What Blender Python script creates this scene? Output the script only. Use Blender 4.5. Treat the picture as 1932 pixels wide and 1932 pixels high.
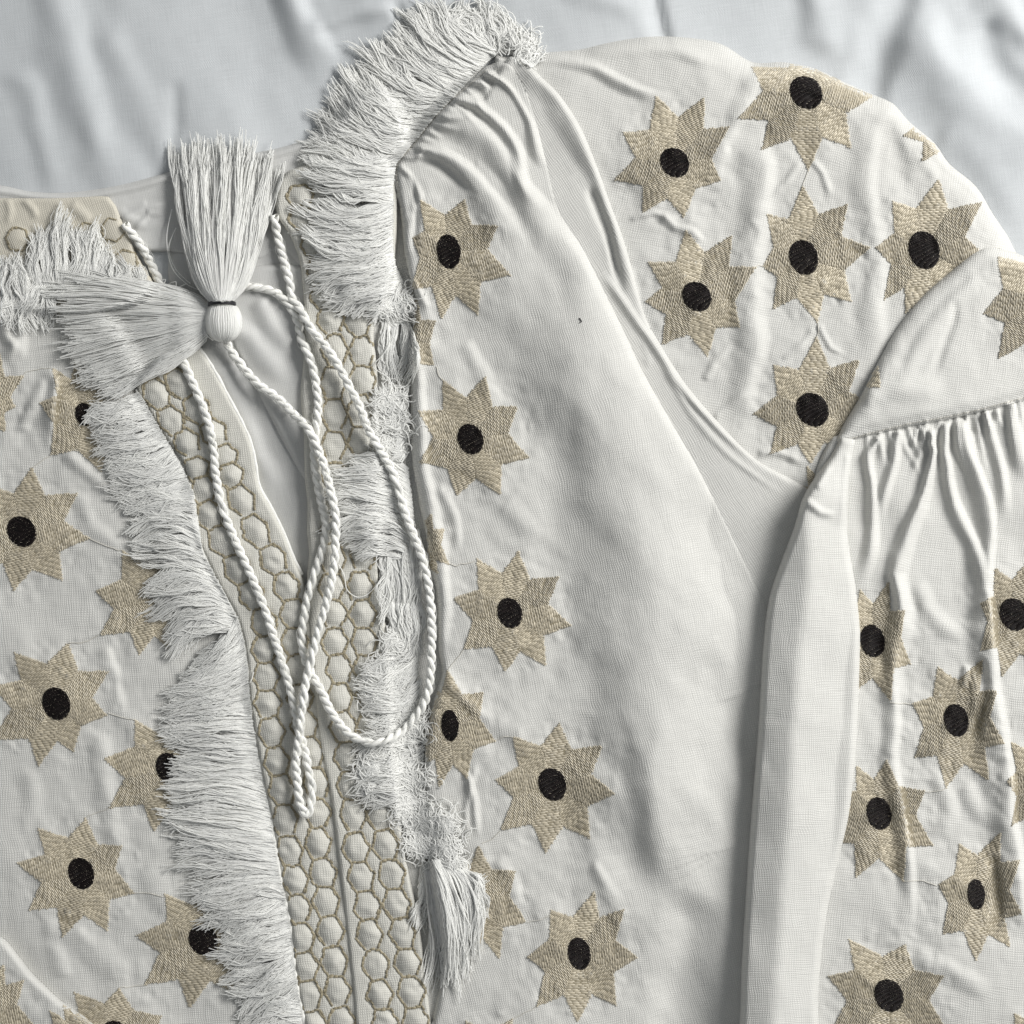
import bpy, math, random
import numpy as np
random.seed(7); rng = np.random.default_rng(11)
sc = bpy.context.scene
for o in list(bpy.data.objects): bpy.data.objects.remove(o)
# ------------------------------------------------------------------ scale, camera, light
K = 0.40 / 1932.0            # metres per drawing unit (the garment is laid out on a 1932-unit plan)
D = 0.62                     # camera height above the bed
cam = bpy.data.cameras.new('camera'); camo = bpy.data.objects.new('camera', cam)
sc.collection.objects.link(camo); camo.location = (0, 0, D)
cam.sensor_width = 36; cam.lens = 36 * D / 0.40
cam.clip_start = 0.01; cam.clip_end = 20
sc.camera = camo
world = bpy.data.worlds.new('World'); sc.world = world; world.use_nodes = True
bg = world.node_tree.nodes['Background']; bg.inputs[0].default_value = (0.93, 0.97, 1.0, 1); bg.inputs[1].default_value = 0.27
def area(name, loc, size, power, col):
    l = bpy.data.lights.new(name, 'AREA'); l.shape = 'RECTANGLE'; l.size = size[0]; l.size_y = size[1]
    l.energy = power; l.color = col
    o = bpy.data.objects.new(name, l); sc.collection.objects.link(o); o.location = loc
    d = -np.array(loc); o.rotation_euler = __import__('mathutils').Vector(d).to_track_quat('-Z', 'Y').to_euler()
    return o
area('window_light', (1.12, 0.60, 0.90), (0.8, 0.65), 38.5, (1.0, 0.987, 0.96))
sc.view_settings.view_transform = 'Standard'; sc.view_settings.look = 'None'
sc.view_settings.exposure = 0; sc.view_settings.gamma = 1
sc.render.engine = 'CYCLES'
sc.cycles.max_bounces = 16; sc.cycles.diffuse_bounces = 12; sc.cycles.transmission_bounces = 10

# ------------------------------------------------------------------ plan helpers
OFF = {'A': (0, 0, 2.56), 'B': (603.75, 0, 2.56), 'C': (1177.3, 0, 2.56), 'D': (0, 603.75, 2.56), 'E': (603.75, 603.75, 2.56),
       'F': (1177.3, 603.75, 2.56), 'G': (0, 1177.3, 2.56), 'H': (603.75, 1177.3, 2.56), 'I': (1177.3, 1177.3, 2.56),
       'P': (422.6, 1433.9, 4.2667), 'Q': (422.6, 1018.8, 4.2667), 'R': (226.4, 641.5, 4.2667),
       'S': (498.1, 566.0, 5.12), 'T': (0, 324.5, 5.12), 'd': (0, 0, 1)}
def Z(k, pts):
    ox, oy, s = OFF[k]
    return [(x / s + ox, y / s + oy) for x, y in pts]
def W(p):                    # plan (x right, y down, height) -> world metres
    p = np.asarray(p, float); z = p[..., 2] * K; f = (D - z) / D
    return np.stack([(p[..., 0] - 966) * K * f, (966 - p[..., 1]) * K * f, z], -1)
def spline(pts, step=12.0, closed=False):
    p = np.array(pts, float); n = len(p); out = []
    rngi = range(n if closed else n - 1)
    for i in rngi:
        if closed: a, b, c, d = p[(i-1) % n], p[i], p[(i+1) % n], p[(i+2) % n]
        else: a, b, c, d = p[max(i-1, 0)], p[i], p[i+1], p[min(i+2, n-1)]
        L = np.linalg.norm(c - b); m = max(1, int(L / step))
        for k in range(m):
            t = k / m
            h = 0.5 * ((2*b) + (c-a)*t + (2*a-5*b+4*c-d)*t*t + (3*b-a-3*c+d)*t**3) if L < 400 else b + (c-b)*t
            out.append(h)
    if not closed: out.append(p[-1])
    return np.array(out)
def resample(p, step):
    p = np.asarray(p, float); d = np.r_[0, np.cumsum(np.linalg.norm(np.diff(p, axis=0), axis=1))]
    n = max(2, int(d[-1] / step) + 1); t = np.linspace(0, d[-1], n)
    return np.stack([np.interp(t, d, p[:, k]) for k in range(p.shape[1])], 1)
G0, G1, ST = -200, 2136, 4.0
gx = np.arange(G0, G1 + 1, ST); NG = len(gx)
X, Y = np.meshgrid(gx, gx)   # X[row, col]
LD = np.array([0.9, -0.43])  # towards the window on the plan
def polydist(px, py, line, closed=False):
    """distance, nearest point, parameter along, signed side (+ towards window)"""
    best = np.full(px.shape, 1e9); nx = np.zeros(px.shape); ny = np.zeros(px.shape); tt = np.zeros(px.shape); side = np.ones(px.shape)
    L = np.asarray(line); n = len(L); tot = 0
    segs = [(L[i], L[(i+1) % n]) for i in range(n if closed else n-1)]
    ln = [np.linalg.norm(b-a) + 1e-9 for a, b in segs]; T = sum(ln)
    for (a, b), l in zip(segs, ln):
        d = (b - a) / l
        t = np.clip((px - a[0]) * d[0] + (py - a[1]) * d[1], 0, l)
        qx = a[0] + d[0]*t; qy = a[1] + d[1]*t
        dd = np.hypot(px - qx, py - qy); m = dd < best
        nrm = np.array([-d[1], d[0]])
        if nrm @ LD < 0: nrm = -nrm
        s = np.sign((px - qx) * nrm[0] + (py - qy) * nrm[1])
        best = np.where(m, dd, best); nx = np.where(m, qx, nx); ny = np.where(m, qy, ny)
        tt = np.where(m, (tot + t) / T, tt); side = np.where(m, s, side); tot += l
    return best, nx, ny, tt, side
def inside(px, py, poly):
    c = np.zeros(px.shape, bool); n = len(poly); P = np.asarray(poly)
    for i in range(n):
        x1, y1 = P[i]; x2, y2 = P[(i+1) % n]
        if y1 == y2: continue
        c ^= ((y1 > py) != (y2 > py)) & (px < (x2 - x1) * (py - y1) / (y2 - y1) + x1)
    return c
def noise(px, py, cell, seed, ang=0.0, stretch=1.0):
    r = np.random.default_rng(seed); L = r.standard_normal((256, 256))
    c, s = math.cos(ang), math.sin(ang)
    u = (px * c + py * s) / (cell * stretch) + 1000.37; v = (-px * s + py * c) / cell + 1000.71
    iu = np.floor(u).astype(int); iv = np.floor(v).astype(int); fu = u - iu; fv = v - iv
    fu = fu*fu*fu*(fu*(fu*6-15)+10); fv = fv*fv*fv*(fv*(fv*6-15)+10)
    g = lambda a, b: L[a % 256, b % 256]
    return (g(iv, iu)*(1-fu) + g(iv, iu+1)*fu)*(1-fv) + (g(iv+1, iu)*(1-fu) + g(iv+1, iu+1)*fu)*fv
def ridge(px, py, pts, h, wl, wd=None, t0=0.12, t1=0.3, sharp=1.0, grow=None, warp=1.0):
    """crest along pts; wl = width on the window side, wd = width on the far side; fades over t0 / t1 of its length"""
    wd = wd or wl
    L = spline(pts, 25); gm = max(grow) if grow else 1; lo = L.min(0) - max(wl, wd)*gm; hi = L.max(0) + max(wl, wd)*gm
    out = np.zeros(px.shape)
    m = (px > lo[0]) & (px < hi[0]) & (py > lo[1]) & (py < hi[1])
    if not m.any(): return out
    qx, qy = px[m], py[m]; wa = warp * min(5.0, 0.2 * min(wl, wd)); so = int(abs(pts[0][0]) + abs(pts[0][1])) % 97
    wx = noise(qx, qy, 80, 501+so) * wa + noise(qx, qy, 30, 503+so) * wa * 0.25; wy = noise(qx, qy, 80, 502+so) * wa
    wf = 1 + warp * 0.12 * noise(qx, qy, 90, 505+so)
    d, _, _, t, s = polydist(qx + wx, qy + wy, L); d = d * wf
    if grow: d = d / (grow[0] + (grow[1] - grow[0]) * t)
    w = np.where(s > 0, wl, wd); q = np.clip(d / w, 0, 1)
    f = (0.5 + 0.5*np.cos(math.pi * q)) ** sharp if sharp > 0 else np.clip(1.12 - np.sqrt(q*q*1.15 + 0.012), 0, 1)
    e = np.ones(t.shape)
    if t0 > 0: e *= np.clip(t / t0, 0, 1)
    if t1 > 0: e *= np.clip((1 - t) / t1, 0, 1)
    e = e*e*(3-2*e)
    out[m] = h * f * e
    return out
def sample(H, x, y):
    u = np.clip((np.asarray(x, float) - G0) / ST, 0, NG - 1.001); v = np.clip((np.asarray(y, float) - G0) / ST, 0, NG - 1.001)
    iu = u.astype(int); iv = v.astype(int); fu = u - iu; fv = v - iv
    return (H[iv, iu]*(1-fu) + H[iv, iu+1]*fu)*(1-fv) + (H[iv+1, iu]*(1-fu) + H[iv+1, iu+1]*fu)*fv

# ------------------------------------------------------------------ materials
def newmat(name):
    m = bpy.data.materials.new(name); m.use_nodes = True
    return m, m.node_tree.nodes, m.node_tree.links, m.node_tree.nodes['Principled BSDF']
def mth(N, L, op, a, b=None, c=None):
    n = N.new('ShaderNodeMath'); n.operation = op
    for i, v in enumerate((a, b, c)):
        if v is None: continue
        if isinstance(v, (int, float)): n.inputs[i].default_value = v
        else: L.new(v, n.inputs[i])
    return n.outputs[0]
def cloth(name, col, ang, period=4.0, bump=0.5, hole=0.22, twill=False, rough=0.85, trans=0.0, tint=None):
    m, N, L, b = newmat(name)
    uv = N.new('ShaderNodeUVMap'); uv.uv_map = 'plan'
    mp = N.new('ShaderNodeMapping'); mp.inputs['Rotation'].default_value = (0, 0, math.radians(ang)); L.new(uv.outputs[0], mp.inputs[0])
    # long lazy distortion so that the threads wander
    nz = N.new('ShaderNodeTexNoise'); nz.inputs['Scale'].default_value = 0.012; nz.inputs['Detail'].default_value = 2; L.new(mp.outputs[0], nz.inputs[0])
    sp = N.new('ShaderNodeSeparateXYZ'); L.new(mp.outputs[0], sp.inputs[0])
    sn = N.new('ShaderNodeSeparateXYZ'); L.new(nz.outputs['Color'], sn.inputs[0])
    u = mth(N, L, 'MULTIPLY_ADD', sn.outputs[0], 26.0, sp.outputs[0]); v = mth(N, L, 'MULTIPLY_ADD', sn.outputs[1], 26.0, sp.outputs[1])
    k = 2 * math.pi / period
    if twill:
        w = mth(N, L, 'SINE', mth(N, L, 'MULTIPLY', mth(N, L, 'ADD', u, mth(N, L, 'MULTIPLY', v, 0.9)), k))
        h = mth(N, L, 'MULTIPLY', w, 0.5)
    else:
        su = mth(N, L, 'SINE', mth(N, L, 'MULTIPLY', u, k)); sv = mth(N, L, 'SINE', mth(N, L, 'MULTIPLY', v, k))
        # two thread sets: the raised crossings alternate, gaps between the threads stay low
        h = mth(N, L, 'MULTIPLY', mth(N, L, 'ADD', mth(N, L, 'MULTIPLY', su, sv), mth(N, L, 'MAXIMUM', su, sv)), 0.5)
    # slubs along both thread directions
    def slub(sx, sy, sc_):
        mm = N.new('ShaderNodeMapping'); mm.inputs['Scale'].default_value = (sx, sy, 1); L.new(mp.outputs[0], mm.inputs[0])
        t = N.new('ShaderNodeTexNoise'); t.inputs['Scale'].default_value = sc_; t.inputs['Detail'].default_value = 1.5; L.new(mm.outputs[0], t.inputs[0])
        return t.outputs['Fac']
    s1 = slub(0.05, 1.0, 0.42); s2 = slub(1.0, 0.05, 0.42)
    sl = mth(N, L, 'SUBTRACT', mth(N, L, 'ADD', s1, s2), 1.0)
    hh = mth(N, L, 'MULTIPLY_ADD', sl, 1.25, h)
    bp = N.new('ShaderNodeBump'); bp.inputs['Strength'].default_value = bump; bp.inputs['Distance'].default_value = K * 1.1
    L.new(hh, bp.inputs['Height']); L.new(bp.outputs[0], b.inputs['Normal'])
    # colour: thread tops full colour, gaps darker; faint cloudiness
    cl = N.new('ShaderNodeTexNoise'); cl.inputs['Scale'].default_value = 0.02; cl.inputs['Detail'].default_value = 4; L.new(mp.outputs[0], cl.inputs[0])
    f = mth(N, L, 'MULTIPLY', mth(N, L, 'SUBTRACT', 0.6, h), hole)
    f = mth(N, L, 'ADD', f, mth(N, L, 'MULTIPLY', sl, -0.13))
    f = mth(N, L, 'ADD', f, mth(N, L, 'MULTIPLY', mth(N, L, 'SUBTRACT', cl.outputs['Fac'], 0.5), 0.10))
    br = mth(N, L, 'SUBTRACT', 1.0, f)
    mx = N.new('ShaderNodeVectorMath'); mx.operation = 'SCALE'; mx.inputs[0].default_value = col; L.new(br, mx.inputs['Scale'])
    L.new(mx.outputs[0], b.inputs['Base Color'])
    b.inputs['Roughness'].default_value = rough; b.inputs['Specular IOR Level'].default_value = 0.2
    b.inputs['Sheen Weight'].default_value = 0.12; b.inputs['Sheen Roughness'].default_value = 0.4
    if trans:
        tr = N.new('ShaderNodeBsdfTranslucent'); tr.inputs[0].default_value = (*[c * 0.95 for c in col], 1); L.new(bp.outputs[0], tr.inputs['Normal'])
        ms = N.new('ShaderNodeMixShader'); ms.inputs[0].default_value = trans
        L.new(b.outputs[0], ms.inputs[1]); L.new(tr.outputs[0], ms.inputs[2]); L.new(ms.outputs[0], N['Material Output'].inputs[0])
    return m
def thread(name, col, var=0.10, rough=0.6, sheen=0.2, trans=0.12, spec=0.3, bumpf=0):
    m, N, L, b = newmat(name)
    at = N.new('ShaderNodeAttribute'); at.attribute_name = 'tone'
    br = mth(N, L, 'MULTIPLY_ADD', at.outputs['Fac'], var * 2, 1 - var)
    mx = N.new('ShaderNodeVectorMath'); mx.operation = 'SCALE'; mx.inputs[0].default_value = col; L.new(br, mx.inputs['Scale'])
    L.new(mx.outputs[0], b.inputs['Base Color'])
    b.inputs['Roughness'].default_value = rough; b.inputs['Specular IOR Level'].default_value = spec
    b.inputs['Sheen Weight'].default_value = sheen
    if bumpf:
        uv = N.new('ShaderNodeUVMap'); uv.uv_map = 'plan'
        mm = N.new('ShaderNodeMapping'); mm.inputs['Scale'].default_value = (0.12, 1.0, 1); L.new(uv.outputs[0], mm.inputs[0])
        t = N.new('ShaderNodeTexNoise'); t.inputs['Scale'].default_value = bumpf; L.new(mm.outputs[0], t.inputs[0])
        bp = N.new('ShaderNodeBump'); bp.inputs['Strength'].default_value = 0.7; bp.inputs['Distance'].default_value = K * 1.2
        L.new(t.outputs['Fac'], bp.inputs['Height']); L.new(bp.outputs[0], b.inputs['Normal'])
    if trans:
        tr = N.new('ShaderNodeBsdfTranslucent'); L.new(mx.outputs[0], tr.inputs[0])
        ms = N.new('ShaderNodeMixShader'); ms.inputs[0].default_value = trans
        L.new(b.outputs[0], ms.inputs[1]); L.new(tr.outputs[0], ms.inputs[2]); L.new(ms.outputs[0], N['Material Output'].inputs[0])
    return m
LIN = (0.645, 0.64, 0.612)
M_sheet = cloth('sheet_twill', (0.50, 0.52, 0.535), 8, period=3.1, bump=0.25, hole=0.12, twill=True, rough=0.75)
M_inner = cloth('inner_cotton', (0.52, 0.52, 0.508), 12, period=3.0, bump=0.25, hole=0.10)
M_left = cloth('linen_left', LIN, 4, trans=0.08)
M_front = cloth('linen_front', LIN, 14, trans=0.08)
M_sleeve = cloth('linen_sleeve', LIN, -12, trans=0.12)
M_fold = cloth('linen_fold', LIN, 32, trans=0.12)
M_cuff = cloth('linen_cuff', LIN, 2, trans=0.08)
M_gather = cloth('linen_gather', LIN, -6, trans=0.08)
M_band = cloth('linen_band', LIN, -10, trans=0.08)
M_plk = cloth('placket_linen', (0.575, 0.565, 0.52), 6, hole=0.2)
M_col = cloth('collar_linen', (0.56, 0.53, 0.455), 20, hole=0.2)
M_fringe = thread('fringe_cotton', (0.98, 0.98, 0.965), 0.05, trans=0.5, rough=0.7)
M_tassel = thread('tassel_cotton', (0.98, 0.98, 0.965), 0.05, rough=0.5, spec=0.4, trans=0.5)
M_cord = thread('cord_cotton', (0.87, 0.865, 0.83), 0.04, bumpf=0.5, trans=0.08)
M_tan = thread('tan_embroidery', (0.495, 0.447, 0.352), 0.22, rough=0.38, trans=0, spec=0.55, sheen=0.1)
M_tanbase = thread('tan_underlay', (0.22, 0.19, 0.13), 0.05, rough=0.7, trans=0)
M_stitch = thread('tan_stitching', (0.235, 0.205, 0.14), 0.4, rough=0.5, trans=0, spec=0.4)
M_black = thread('black_embroidery', (0.006, 0.004, 0.004), 0.6, rough=0.55, trans=0, spec=0.16, sheen=0.0)
M_wrap = thread('black_thread', (0.012, 0.012, 0.015), 0.3, rough=0.5, trans=0)
M_seam = thread('seam_thread', (0.55, 0.53, 0.48), 0.2, trans=0)

# ------------------------------------------------------------------ mesh helpers
blouse = bpy.data.objects.new('embroidered_blouse', None); sc.collection.objects.link(blouse)
blouse['label'] = 'white linen blouse with tan star embroidery, fringe and tasselled ties on a white sheet'
blouse['category'] = 'blouse'
def mesh_obj(name, verts, quads, mat, parent=None, uv=None, tone=None, kind=None, label=None, smooth=True):
    verts = np.asarray(verts, np.float32); quads = np.asarray(quads, np.int32)
    me = bpy.data.meshes.new(name); nq, kk = quads.shape
    me.vertices.add(len(verts)); me.vertices.foreach_set('co', verts.ravel())
    me.loops.add(nq * kk); me.loops.foreach_set('vertex_index', quads.ravel())
    me.polygons.add(nq); me.polygons.foreach_set('loop_start', np.arange(0, nq * kk, kk, dtype=np.int32))
    me.polygons.foreach_set('loop_total', np.full(nq, kk, np.int32))
    me.update(calc_edges=True)
    if smooth: me.polygons.foreach_set('use_smooth', np.ones(nq, bool))
    if uv is not None:
        l = me.uv_layers.new(name='plan'); l.data.foreach_set('uv', np.asarray(uv, np.float32)[quads.ravel()].ravel())
    if tone is not None:
        a = me.attributes.new('tone', 'FLOAT', 'POINT'); a.data.foreach_set('value', np.asarray(tone, np.float32))
    me.materials.append(mat)
    o = bpy.data.objects.new(name, me); sc.collection.objects.link(o)
    if parent is not None: o.parent = parent
    if kind: o['kind'] = kind
    if label: o['label'] = label
    return o
def tubes(P, R, sides=3, twist=False, flat=1.0):
    """P [n,k,3] plan points, R [n,k] radii -> world verts, quads"""
    n, k, _ = P.shape
    T = np.gradient(P, axis=1); T /= np.linalg.norm(T, axis=2, keepdims=True) + 1e-9
    up = np.zeros_like(T); up[..., 2] = 1; up[..., 0] = 0.013
    S = np.cross(T, up); S /= np.linalg.norm(S, axis=2, keepdims=True) + 1e-6
    U = np.cross(S, T)
    V = []
    tw = (rng.random((n, 1)) * 6.28 + np.arange(k)[None] * rng.uniform(-0.35, 0.35, (n, 1)))[..., None] if twist else 0.0
    for a in range(sides):
        th = math.pi/2 + 2*math.pi*a/sides + tw
        V.append(P + R[..., None] * (np.cos(th)*S + np.sin(th)*U*flat))
    V = np.stack(V, 2)                       # n,k,s,3
    idx = np.arange(n*k*sides).reshape(n, k, sides)
    q = np.stack([idx[:, :-1, :], np.roll(idx[:, :-1, :], -1, 2), np.roll(idx[:, 1:, :], -1, 2), idx[:, 1:, :]], -1).reshape(-1, 4)
    return W(V.reshape(-1, 3)), q
def tube_uv(P, sides):
    d = np.cumsum(np.r_[0, np.linalg.norm(np.diff(P[0], axis=0), axis=1)])
    return np.stack([np.repeat(d, sides), np.tile(np.arange(sides) * 4.0, len(d))], 1)

# ------------------------------------------------------------------ the bed sheet
def sheet_height(x, y):
    h = noise(x, y, 260, 3, 1.1, 1.8) * 5 + noise(x, y, 110, 4, 1.2, 2.2) * 2.2 + noise(x, y, 45, 5, 1.1, 2.5) * 0.5
    R = lambda *a, **k: ridge(x, y, *a, **k)
    h += R(Z('A', [(230, -200), (330, 250), (430, 550), (560, 950)]), 9, 55, 60, t0=0.05)
    h += R(Z('A', [(60, 300), (200, 700), (330, 1000)]), 5, 40)
    h += R(Z('A', [(500, 100), (620, 350), (750, 650), (900, 900)]), 5, 45, 50)
    h += R(Z('A', [(1380, -200), (1440, 60), (1540, 220), (1640, 340)]), 15, 26, 60, t0=0.05, t1=0.35)
    h += R(Z('A', [(1500, 120), (1680, 60), (1850, 40), (1960, 90)]), 10, 22, 30)
    h -= R(Z('A', [(850, 380), (860, 620), (800, 850)]), 4, 14, 20)
    h -= R(Z('B', [(330, 10), (380, 60), (400, 130), (380, 230)]), 9, 14, 12, t0=0.3)
    h += R(Z('B', [(1150, -100), (1400, 0), (1570, 90)]), 6, 40)
    h -= R(Z('B', [(1610, -150), (1640, 80), (1700, 320)]), 9, 16, 30, t0=0.05)
    h -= R(Z('C', [(1380, -100), (1260, 200), (1180, 450), (1200, 600)]), 12, 40, 60, t0=0.05)
    h += R(Z('C', [(1380, 40), (1520, 280), (1720, 470), (1900, 640), (2200, 900)]), 19, 55, 130, t0=0.15)
    h += R(Z('C', [(900, -100), (950, 120), (930, 300)]), 8, 50, 60)
    h -= R(Z('C', [(1700, 100), (1800, 330), (2000, 520)]), 10, 50, 50)
    h += R(Z('C', [(1750, -100), (1880, 100), (2050, 250)]), 12, 50, 60)
    h += R(Z('C', [(1500, 650), (1750, 800), (1950, 1100)]), 6, 60, 60)
    return h * 1.25 + noise(x, y, 30, 6, 1.1, 3.0) * 0.35
sx = np.arange(-1500, 3440, 10.0); SX, SY = np.meshgrid(sx, sx)
sh = sheet_height(SX, SY); n = len(sx)
idx = np.arange(n*n).reshape(n, n)
q = np.stack([idx[:-1, :-1], idx[1:, :-1], idx[1:, 1:], idx[:-1, 1:]], -1).reshape(-1, 4)
so = mesh_obj('bed_sheet', W(np.stack([SX, SY, sh], -1).reshape(-1, 3)), q, M_sheet, uv=np.stack([SX, SY], -1).reshape(-1, 2))
so['label'] = 'white twill bed sheet, softly creased, spread out under the blouse'; so['category'] = 'bed sheet'
STARS = [
 ('sleeve', 'C', (245, 785), (27, 27), [(155, 460), (392, 465), (510, 610), (470, 870), (290, 1052), (90, 1027), (-48, 870), (-8, 640)]),
 ('sleeve', 'C', (880, 447), (30, 30), [(615, 322), (850, 270), (1040, 330), (1215, 462), (1097, 715), (893, 828), (665, 725), (550, 572)]),
 ('sleeve', 'C', (868, 1243), (27, 32), [(862, 890), (1080, 985), (1190, 1195), (1100, 1460), (935, 1560), (720, 1495), (670, 1290), (690, 1035)]),
 ('sleeve', 'C', (352, 1432), (27, 27), [(300, 1110), (525, 1130), (640, 1290), (560, 1580), (405, 1725), (185, 1665), (100, 1460), (115, 1265)]),
 ('sleeve', 'C', (1450, 1208), (29, 35), [(1520, 860), (1730, 975), (1735, 1222), (1640, 1420), (1360, 1515), (1255, 1450), (1215, 1195), (1295, 970)]),
 ('sleeve', 'C', (1560, 620), (10, 10), [(1350, 655), (1440, 780), (1570, 800), (1700, 740), (1760, 600), (1680, 480), (1530, 430), (1400, 500)]),
 ('sleeve', 'F', (910, 433), (30, 31), [(930, 80), (1140, 190), (1190, 400), (1090, 620), (900, 700), (705, 650), (622, 455), (720, 215)]),
 ('sleeve', 'F', (960, 900), (10, 10), [(880, 700), (1000, 690), (1080, 860), (1060, 1000), (940, 1050), (860, 980), (850, 880), (840, 800)]),
 ('yoke', 'C', (1080, 1750), (10, 10), [(1300, 1622), (1240, 1868), (1100, 1980), (950, 1900), (880, 1750), (940, 1600), (1080, 1540), (1200, 1560)]),
 ('yoke', 'C', (2010, 1440), (27, 27), [(1800, 1235), (1735, 1515), (1805, 1738), (2030, 1760), (2240, 1640), (2270, 1400), (2160, 1210), (2000, 1150)]),
 ('gather', 'F', (1200, 1550), (23, 30), [(1140, 1300), (1280, 1258), (1358, 1400), (1388, 1662), (1290, 1845), (1120, 1790), (1010, 1650), (1020, 1400)]),
 ('gather', 'F', (1885, 1423), (27, 30), [(1790, 1195), (1960, 1150), (2080, 1280), (2110, 1500), (2020, 1680), (1825, 1730), (1720, 1600), (1720, 1370)]),
 ('gather', 'I', (1605, 465), (23, 30), [(1515, 205), (1735, 165), (1805, 320), (1840, 575), (1765, 760), (1555, 795), (1405, 645), (1390, 385)]),
 ('gather', 'I', (1232, 915), (23, 30), [(1270, 655), (1455, 805), (1495, 1070), (1350, 1245), (1120, 1225), (1010, 1050), (1030, 820), (1120, 680)]),
 ('gather', 'I', (1702, 1305), (16, 28), [(1620, 1060), (1820, 1000), (1915, 1140), (1925, 1400), (1870, 1565), (1700, 1635), (1540, 1500), (1518, 1260)]),
 ('gather', 'I', (1280, 1795), (27, 30), [(1085, 1520), (1360, 1545), (1545, 1700), (1560, 1960), (1400, 2100), (1180, 2130), (1000, 1970), (985, 1700)]),
 ('gather', 'I', (2015, 780), (27, 30), [(1865, 565), (2030, 520), (2170, 640), (2200, 850), (2090, 1010), (1960, 1060), (1872, 975), (1850, 760)]),
 ('gather', 'I', (2000, 2080), (27, 30), [(1885, 1880), (2080, 1850), (2200, 2000), (2200, 2150), (2100, 2300), (1940, 2320), (1830, 2200), (1820, 2040)]),
 ('front', 'B', (622, 1215), (22, 32), [(480, 960), (700, 960), (860, 1090), (925, 1330), (765, 1525), (585, 1545), (440, 1400), (445, 1150)]),
 ('front', 'E', (727, 575), (24, 28), [(590, 285), (800, 270), (955, 415), (1012, 665), (875, 850), (660, 855), (478, 690), (472, 440)]),
 ('front', 'E', (917, 1415), (23, 28), [(755, 1150), (960, 1115), (1155, 1240), (1215, 1475), (1095, 1675), (895, 1705), (695, 1590), (640, 1345)]),
 ('front', 'H', (1123, 775), (26, 30), [(930, 540), (1155, 475), (1365, 585), (1425, 820), (1305, 1040), (1090, 1110), (870, 1000), (845, 755)]),
 ('front', 'H', (1252, 1592), (21, 30), [(1112, 1380), (1325, 1290), (1470, 1375), (1535, 1610), (1435, 1845), (1245, 1930), (1045, 1850), (1000, 1610)]),
 ('front', 'H', (628, 490), (16, 29), [(615, 215), (790, 330), (850, 565), (710, 750), (575, 800), (480, 680), (460, 470), (520, 290)]),
 ('front', 'H', (755, 1330), (12, 18), [(765, 1065), (945, 1190), (1000, 1440), (870, 1625), (740, 1600), (620, 1450), (600, 1250), (660, 1120)]),
 ('front', 'E', (415, 105), (10, 14), [(470, -110), (560, 0), (552, 218), (440, 300), (330, 240), (280, 110), (300, -20), (380, -100)]),
 ('front', 'E', (492, 1085), (11, 26), [(540, 930), (600, 1010), (625, 1180), (570, 1225), (440, 1240), (380, 1120), (390, 980), (460, 920)]),
 ('front', 'H', (820, 2120), (22, 28), [(700, 1915), (930, 1905), (1040, 2040), (1060, 2240), (900, 2360), (700, 2340), (560, 2200), (570, 2020)]),
 ('left', 'D', (104, 1022), (27, 28), [(155, 705), (375, 835), (435, 1055), (305, 1260), (65, 1310), (-110, 1190), (-130, 960), (-40, 800)]),
 ('left', 'D', (405, 455), (16, 21), [(190, 400), (245, 655), (490, 735), (640, 600), (640, 380), (500, 220), (370, 170), (250, 225)]),
 ('left', 'D', (-60, 390), (20, 20), [(115, 270), (30, 540), (-100, 620), (-240, 520), (-260, 350), (-160, 220), (0, 160), (75, 420)]),
 ('left', 'D', (735, 1360), None, [(590, 1110), (455, 1310), (480, 1525), (670, 1620), (830, 1600), (940, 1450), (930, 1230), (780, 1090)]),
 ('left', 'G', (272, 385), (26, 30), [(65, 135), (330, 88), (525, 228), (520, 440), (355, 620), (185, 690), (-40, 560), (-40, 300)]),
 ('left', 'G', (815, 695), (24, 28), [(650, 460), (495, 650), (525, 890), (740, 1010), (930, 930), (1010, 760), (990, 560), (840, 470)]),
 ('left', 'G', (392, 1205), (24, 29), [(180, 985), (415, 935), (590, 1070), (650, 1300), (520, 1485), (300, 1515), (140, 1385), (80, 1155)]),
 ('left', 'G', (982, 1527), (27, 28), [(795, 1300), (1010, 1280), (1160, 1420), (1210, 1600), (1130, 1780), (915, 1860), (695, 1745), (655, 1505)]),
 ('left', 'G', (560, 1990), (27, 28), [(355, 1775), (575, 1758), (785, 1895), (820, 2130), (700, 2280), (480, 2300), (330, 2180), (260, 1960)]),
 ('corner', 'G', (-60, 1870), (20, 24), [(115, 1720), (160, 1932), (60, 2120), (-150, 2130), (-280, 1980), (-260, 1780), (-120, 1650), (20, 1640)]),
 ('corner', 'G', (400, 2060), (20, 24), [(240, 1865), (300, 1800), (470, 1850), (600, 1960), (620, 2130), (480, 2280), (300, 2260), (210, 2080)]),
]

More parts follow.
